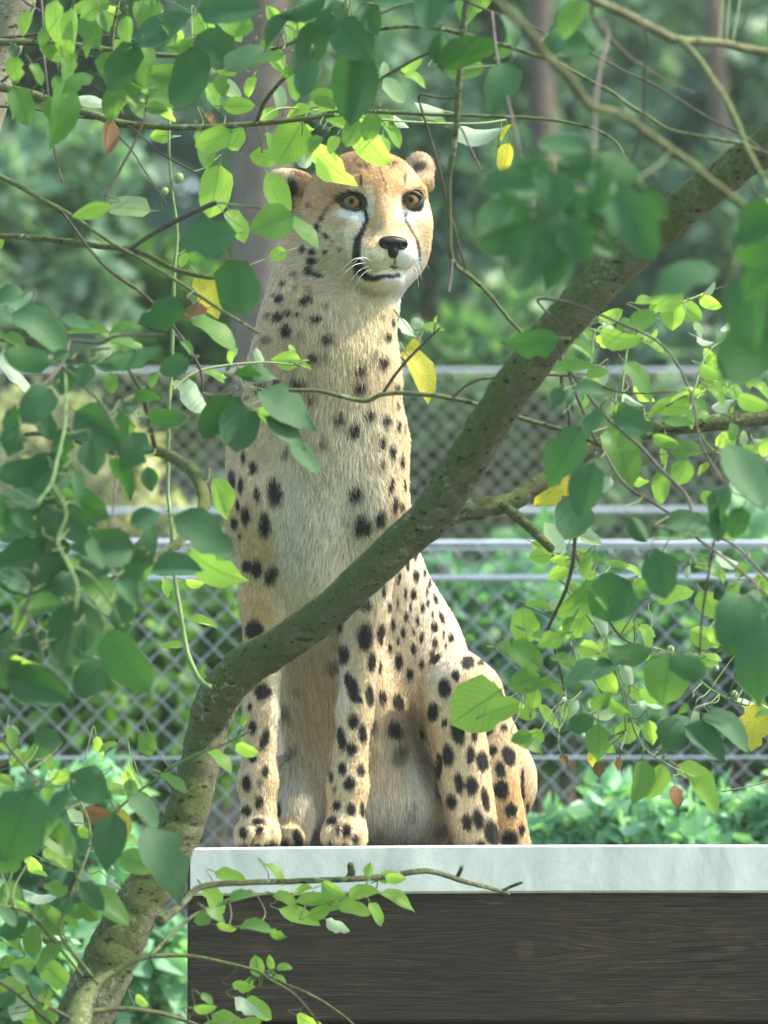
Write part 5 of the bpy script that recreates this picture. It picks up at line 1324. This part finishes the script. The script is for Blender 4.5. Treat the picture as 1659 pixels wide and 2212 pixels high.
C4 = """b 960 390 130 340 .4|b 890 480 130 310 .55|b 1145 370 110 320 .25|m 1385 440 110 330 .5|b 1500 450 110 20 .5|b 1240 560 170 335 .35|m 1060 590 120 0 .35|m 1150 625 70 330 .5|m 840 560 70 200 .8|b 1310 490 160 0 .3|p 1400 590 100 330 .5|b 1470 520 130 350 .4|b 1560 540 100 300 .4|b 1650 490 150 335 .3|b 1530 355 60 80 .6|b 1610 385 80 20 .6|b 1065 755 85 100 .7|b 1125 740 60 100 .5|b 1180 760 60 10 .5|b 1150 805 80 340 .3|b 1010 840 90 350 .5|b 1035 830 60 80 .6|m 860 890 60 330 .5|b 1070 935 130 330 .5|p 1020 930 120 320 .4|m 850 930 90 0 .35|b 960 1000 170 330 .35|b 880 1015 120 200 .5|b 1280 990 110 330 .4|b 1440 1025 100 0 .5|b 1030 1000 100 20 .5|b 1190 480 110 340 .4|m 1000 460 100 20 .4|b 1640 390 80 350 .5|m 900 540 100 330 .4|b 940 590 80 350 .35|b 1330 530 100 20 .5|b 1410 500 100 200 .4|b 1250 450 90 200 .3"""
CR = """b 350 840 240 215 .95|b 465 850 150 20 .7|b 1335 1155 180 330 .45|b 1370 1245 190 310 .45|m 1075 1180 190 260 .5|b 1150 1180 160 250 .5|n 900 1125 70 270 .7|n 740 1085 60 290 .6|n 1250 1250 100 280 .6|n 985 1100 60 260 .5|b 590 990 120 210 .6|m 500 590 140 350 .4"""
LEAVES = []
for (i, j), txt in L_.items():
    for row in txt.split('|'):
        k, x, y, L, a, w = row.split()
        LEAVES.append((k, 553 * i + float(x) / 3, 553 * j + float(y) / 3, float(L) / 3, float(a), float(w)))
for txt, ox, oy, sc_ in ((C2, 466.6, 639.4, 0.3125), (C4, 0, 1693.4, 0.5208), (CR, 864, 1123, 0.479)):
    for row in txt.split('|'):
        k, x, y, L, a, w = row.split()
        LEAVES.append((k, ox + float(x) * sc_, oy + float(y) * sc_, float(L) * sc_, float(a), float(w)))
rl = random.Random(99)
LEAVES = [(k, u, v, L * (1.22 if k == 'D' else 1.12), a, w) for (k, u, v, L, a, w) in LEAVES]
for (u0, u1, v0, v1, n_, ks, l0, l1) in ((0, 560, 0, 240, 48, 'mmmb', 45, 85), (0, 300, 880, 1480, 26, 'ddm', 60, 105), (0, 400, 1600, 2200, 44, 'mmbd', 40, 85),
                                         (1150, 1655, 1180, 1560, 34, 'bbmp', 30, 62), (1300, 1655, 640, 1020, 26, 'bbmp', 30, 62), (560, 880, 60, 330, 16, 'bbm', 35, 70), (950, 1250, -10, 120, 8, 'dm', 60, 100)):
    for _ in range(n_):
        uu, vv_ = rl.uniform(u0, u1), rl.uniform(v0, v1)
        if uu < 110 and vv_ < 170: continue
        if vv_ > 1600 and uu < 560 and uu > np.interp(vv_, [1490, 1790, 1930, 2170, 2300], [470, 392, 318, 195, 140]) - 85: continue
        LEAVES.append((rl.choice(ks), uu, vv_, rl.uniform(l0, l1), rl.gauss(275, 50), rl.uniform(0.3, 0.75)))
N_TRACED = len(LEAVES)
# leaves that continue the crowns just outside the frame, so that a step aside still finds them
for _ in range(150):
    side = rl.choice('LRT')
    if side == 'L': u, v = rl.uniform(-330, -20), rl.uniform(-100, 2250)
    elif side == 'R': u, v = rl.uniform(1680, 1990), rl.uniform(-100, 1750)
    else: u, v = rl.uniform(-200, 1850), rl.uniform(-330, -20)
    LEAVES.append((rl.choice('ddmmbD'), u, v, rl.uniform(50, 115), rl.uniform(180, 360), rl.uniform(0.35, 0.75)))
SA = {t: (np.array([(s[0], s[1]) for s in SAMPLES[t]]), np.array([s[2] for s in SAMPLES[t]])) for t in SAMPLES}
stalks = {1: MB(), 2: MB()}
extra = {1: [], 2: []}
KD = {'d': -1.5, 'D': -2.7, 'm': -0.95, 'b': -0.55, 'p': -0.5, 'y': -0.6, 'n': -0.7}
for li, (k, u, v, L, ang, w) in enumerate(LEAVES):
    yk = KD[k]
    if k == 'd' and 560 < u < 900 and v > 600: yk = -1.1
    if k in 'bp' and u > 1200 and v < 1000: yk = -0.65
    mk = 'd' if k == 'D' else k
    y = yk + rl.uniform(-0.12, 0.12)
    a = math.radians(ang)
    bu, bv = u - math.cos(a) * L / 2, v + math.sin(a) * L / 2            # where the stalk joins the blade
    best = None
    for t in (1, 2):
        uv, yy = SA[t]
        d2 = np.hypot(uv[:, 0] - bu, uv[:, 1] - bv) + 90 * np.abs(yy - y)
        i = int(np.argmin(d2))
        if best is None or d2[i] < best[0]: best = (d2[i], t, i)
    t, smp = best[1], SAMPLES[best[1]][best[2]]
    y = max(min(y, smp[2] + 0.35), smp[2] - 0.35)
    base = P(bu, bv, y)
    Lm = L * scl(y)
    tilt_l = rl.uniform(-0.35, 0.35)
    ax = Vector((math.cos(a) * math.cos(tilt_l), math.sin(tilt_l), math.sin(a) * math.cos(tilt_l)))
    n0 = Vector((0, -1, 0)); n0 = (n0 - ax * n0.dot(ax)).normalized()
    ratio = min(1.0, w / 0.62)
    rot = math.acos(ratio) * 0.92
    s = 1 if (ax.cross(n0)).z > 0 else -1
    n0 = Quaternion(ax, s * rot * (1 if rl.random() < 0.75 else -1)) @ n0
    if mk == 'p' or (mk == 'd' and rl.random() < 0.25): n0 = -n0
    yb_ = n0.cross(ax).normalized(); n0 = ax.cross(yb_)
    wid = max(1.0, w / 0.62)
    M = Matrix(((ax.x, yb_.x, n0.x, base.x), (ax.y, yb_.y, n0.y, base.y), (ax.z, yb_.z, n0.z, base.z), (0, 0, 0, 1))) @ Matrix.Diagonal((Lm / max(0.8, math.cos(tilt_l)), Lm * wid, Lm, 1))
    me = LM[rl.randrange(len(LM))]
    if li < N_TRACED:
        o = bpy.data.objects.new('leaf', me)
        COL.objects.link(o)
        o.parent = TREES[t]
        o.matrix_parent_inverse = Matrix.Translation(-TREES[t].location)
        o.matrix_basis = M
        o.material_slots[0].link = 'OBJECT'
        o.material_slots[0].material = LEAF[mk]
    else:
        extra[t].append((M, mk, me))
    # stalk from the nearest wood
    p0 = smp[3]; gap = (base - p0).length
    out = ax * -1
    m1 = p0.lerp(base, 0.45) + Vector((rl.uniform(-0.1, 0.1), rl.uniform(-0.05, 0.05), rl.uniform(-0.06, 0.1))) * min(gap, 0.04)
    m2 = base - ax * min(0.012, gap * 0.3)
    q, r = smooth_path([p0, m1, m2, base + ax * Lm * 0.04], [0.0010, 0.0009, 0.0008, 0.0006], 4)
    stalks[t].add(*tube_arrays(q, r, 4))
for t in (1, 2):
    so = stalks[t].build('leaf_stalks', M_STALK, TREES[t]); so['kind'] = 'stuff'
    V, F, UV, MI = [], [], [], []
    kinds = sorted(set(k for _, k, _ in extra[t]))
    for M, k, me in extra[t]:
        o0 = len(V)
        V += [M @ v.co for v in me.vertices]
        for pl in me.polygons:
            F.append(tuple(o0 + i for i in pl.vertices)); MI.append(kinds.index(k))
            UV += [tuple(me.uv_layers[0].data[i].uv) for i in pl.loop_indices]
    em = mesh_np('foliage', [tuple(v) for v in V], F)
    ul = em.uv_layers.new(name='UVMap'); ul.data.foreach_set('uv', [c for p in UV for c in p])
    for k in kinds: em.materials.append(LEAF[k])
    em.polygons.foreach_set('material_index', MI)
    eo = link('foliage', em, TREES[t]); eo['kind'] = 'stuff'
# ---- small green fruits
m_fr = mat_plain('green_fruit', (0.20, 0.33, 0.14), 0.45, 0.0, 0.2, 200)
m_fr2 = mat_plain('bluish_fruit', (0.16, 0.22, 0.17), 0.5, 0.0, 0.25, 200)
fb = bmesh.new(); bmesh.ops.create_icosphere(fb, subdivisions=2, radius=1.0)
for v in fb.verts:
    if v.co.z > 0.75: v.co.z *= 1.18
    v.co.z *= 1.12
fm = bpy.data.meshes.new('fruit'); fb.to_mesh(fm); fb.free(); fm.materials.append(m_fr)
fm.polygons.foreach_set('use_smooth', [True] * len(fm.polygons))
for (u, v, r, t, mt) in ((386, 384, 11, 1, m_fr), (356, 413, 9, 1, m_fr), (1393, 1583, 10, 1, m_fr2), (1257, 1594, 12, 1, m_fr2), (1213, 1513, 11, 1, m_fr2), (1586, 1499, 8, 1, m_fr), (1547, 1444, 7, 1, m_fr2), (1448, 1403, 9, 1, m_fr), (275, 998, 13, 2, m_fr2)):
    uv, yy = SA[t]; i = int(np.argmin(np.hypot(uv[:, 0] - u, uv[:, 1] - v)))
    s = SAMPLES[t][i]
    o = link('fruit', fm, TREES[t])
    o.location = P(u, v, s[2] - 0.004); o.scale = [r * scl(s[2])] * 3; o.rotation_euler = (2.6, 0.4, 0)
    o.material_slots[0].link = 'OBJECT'; o.material_slots[0].material = mt
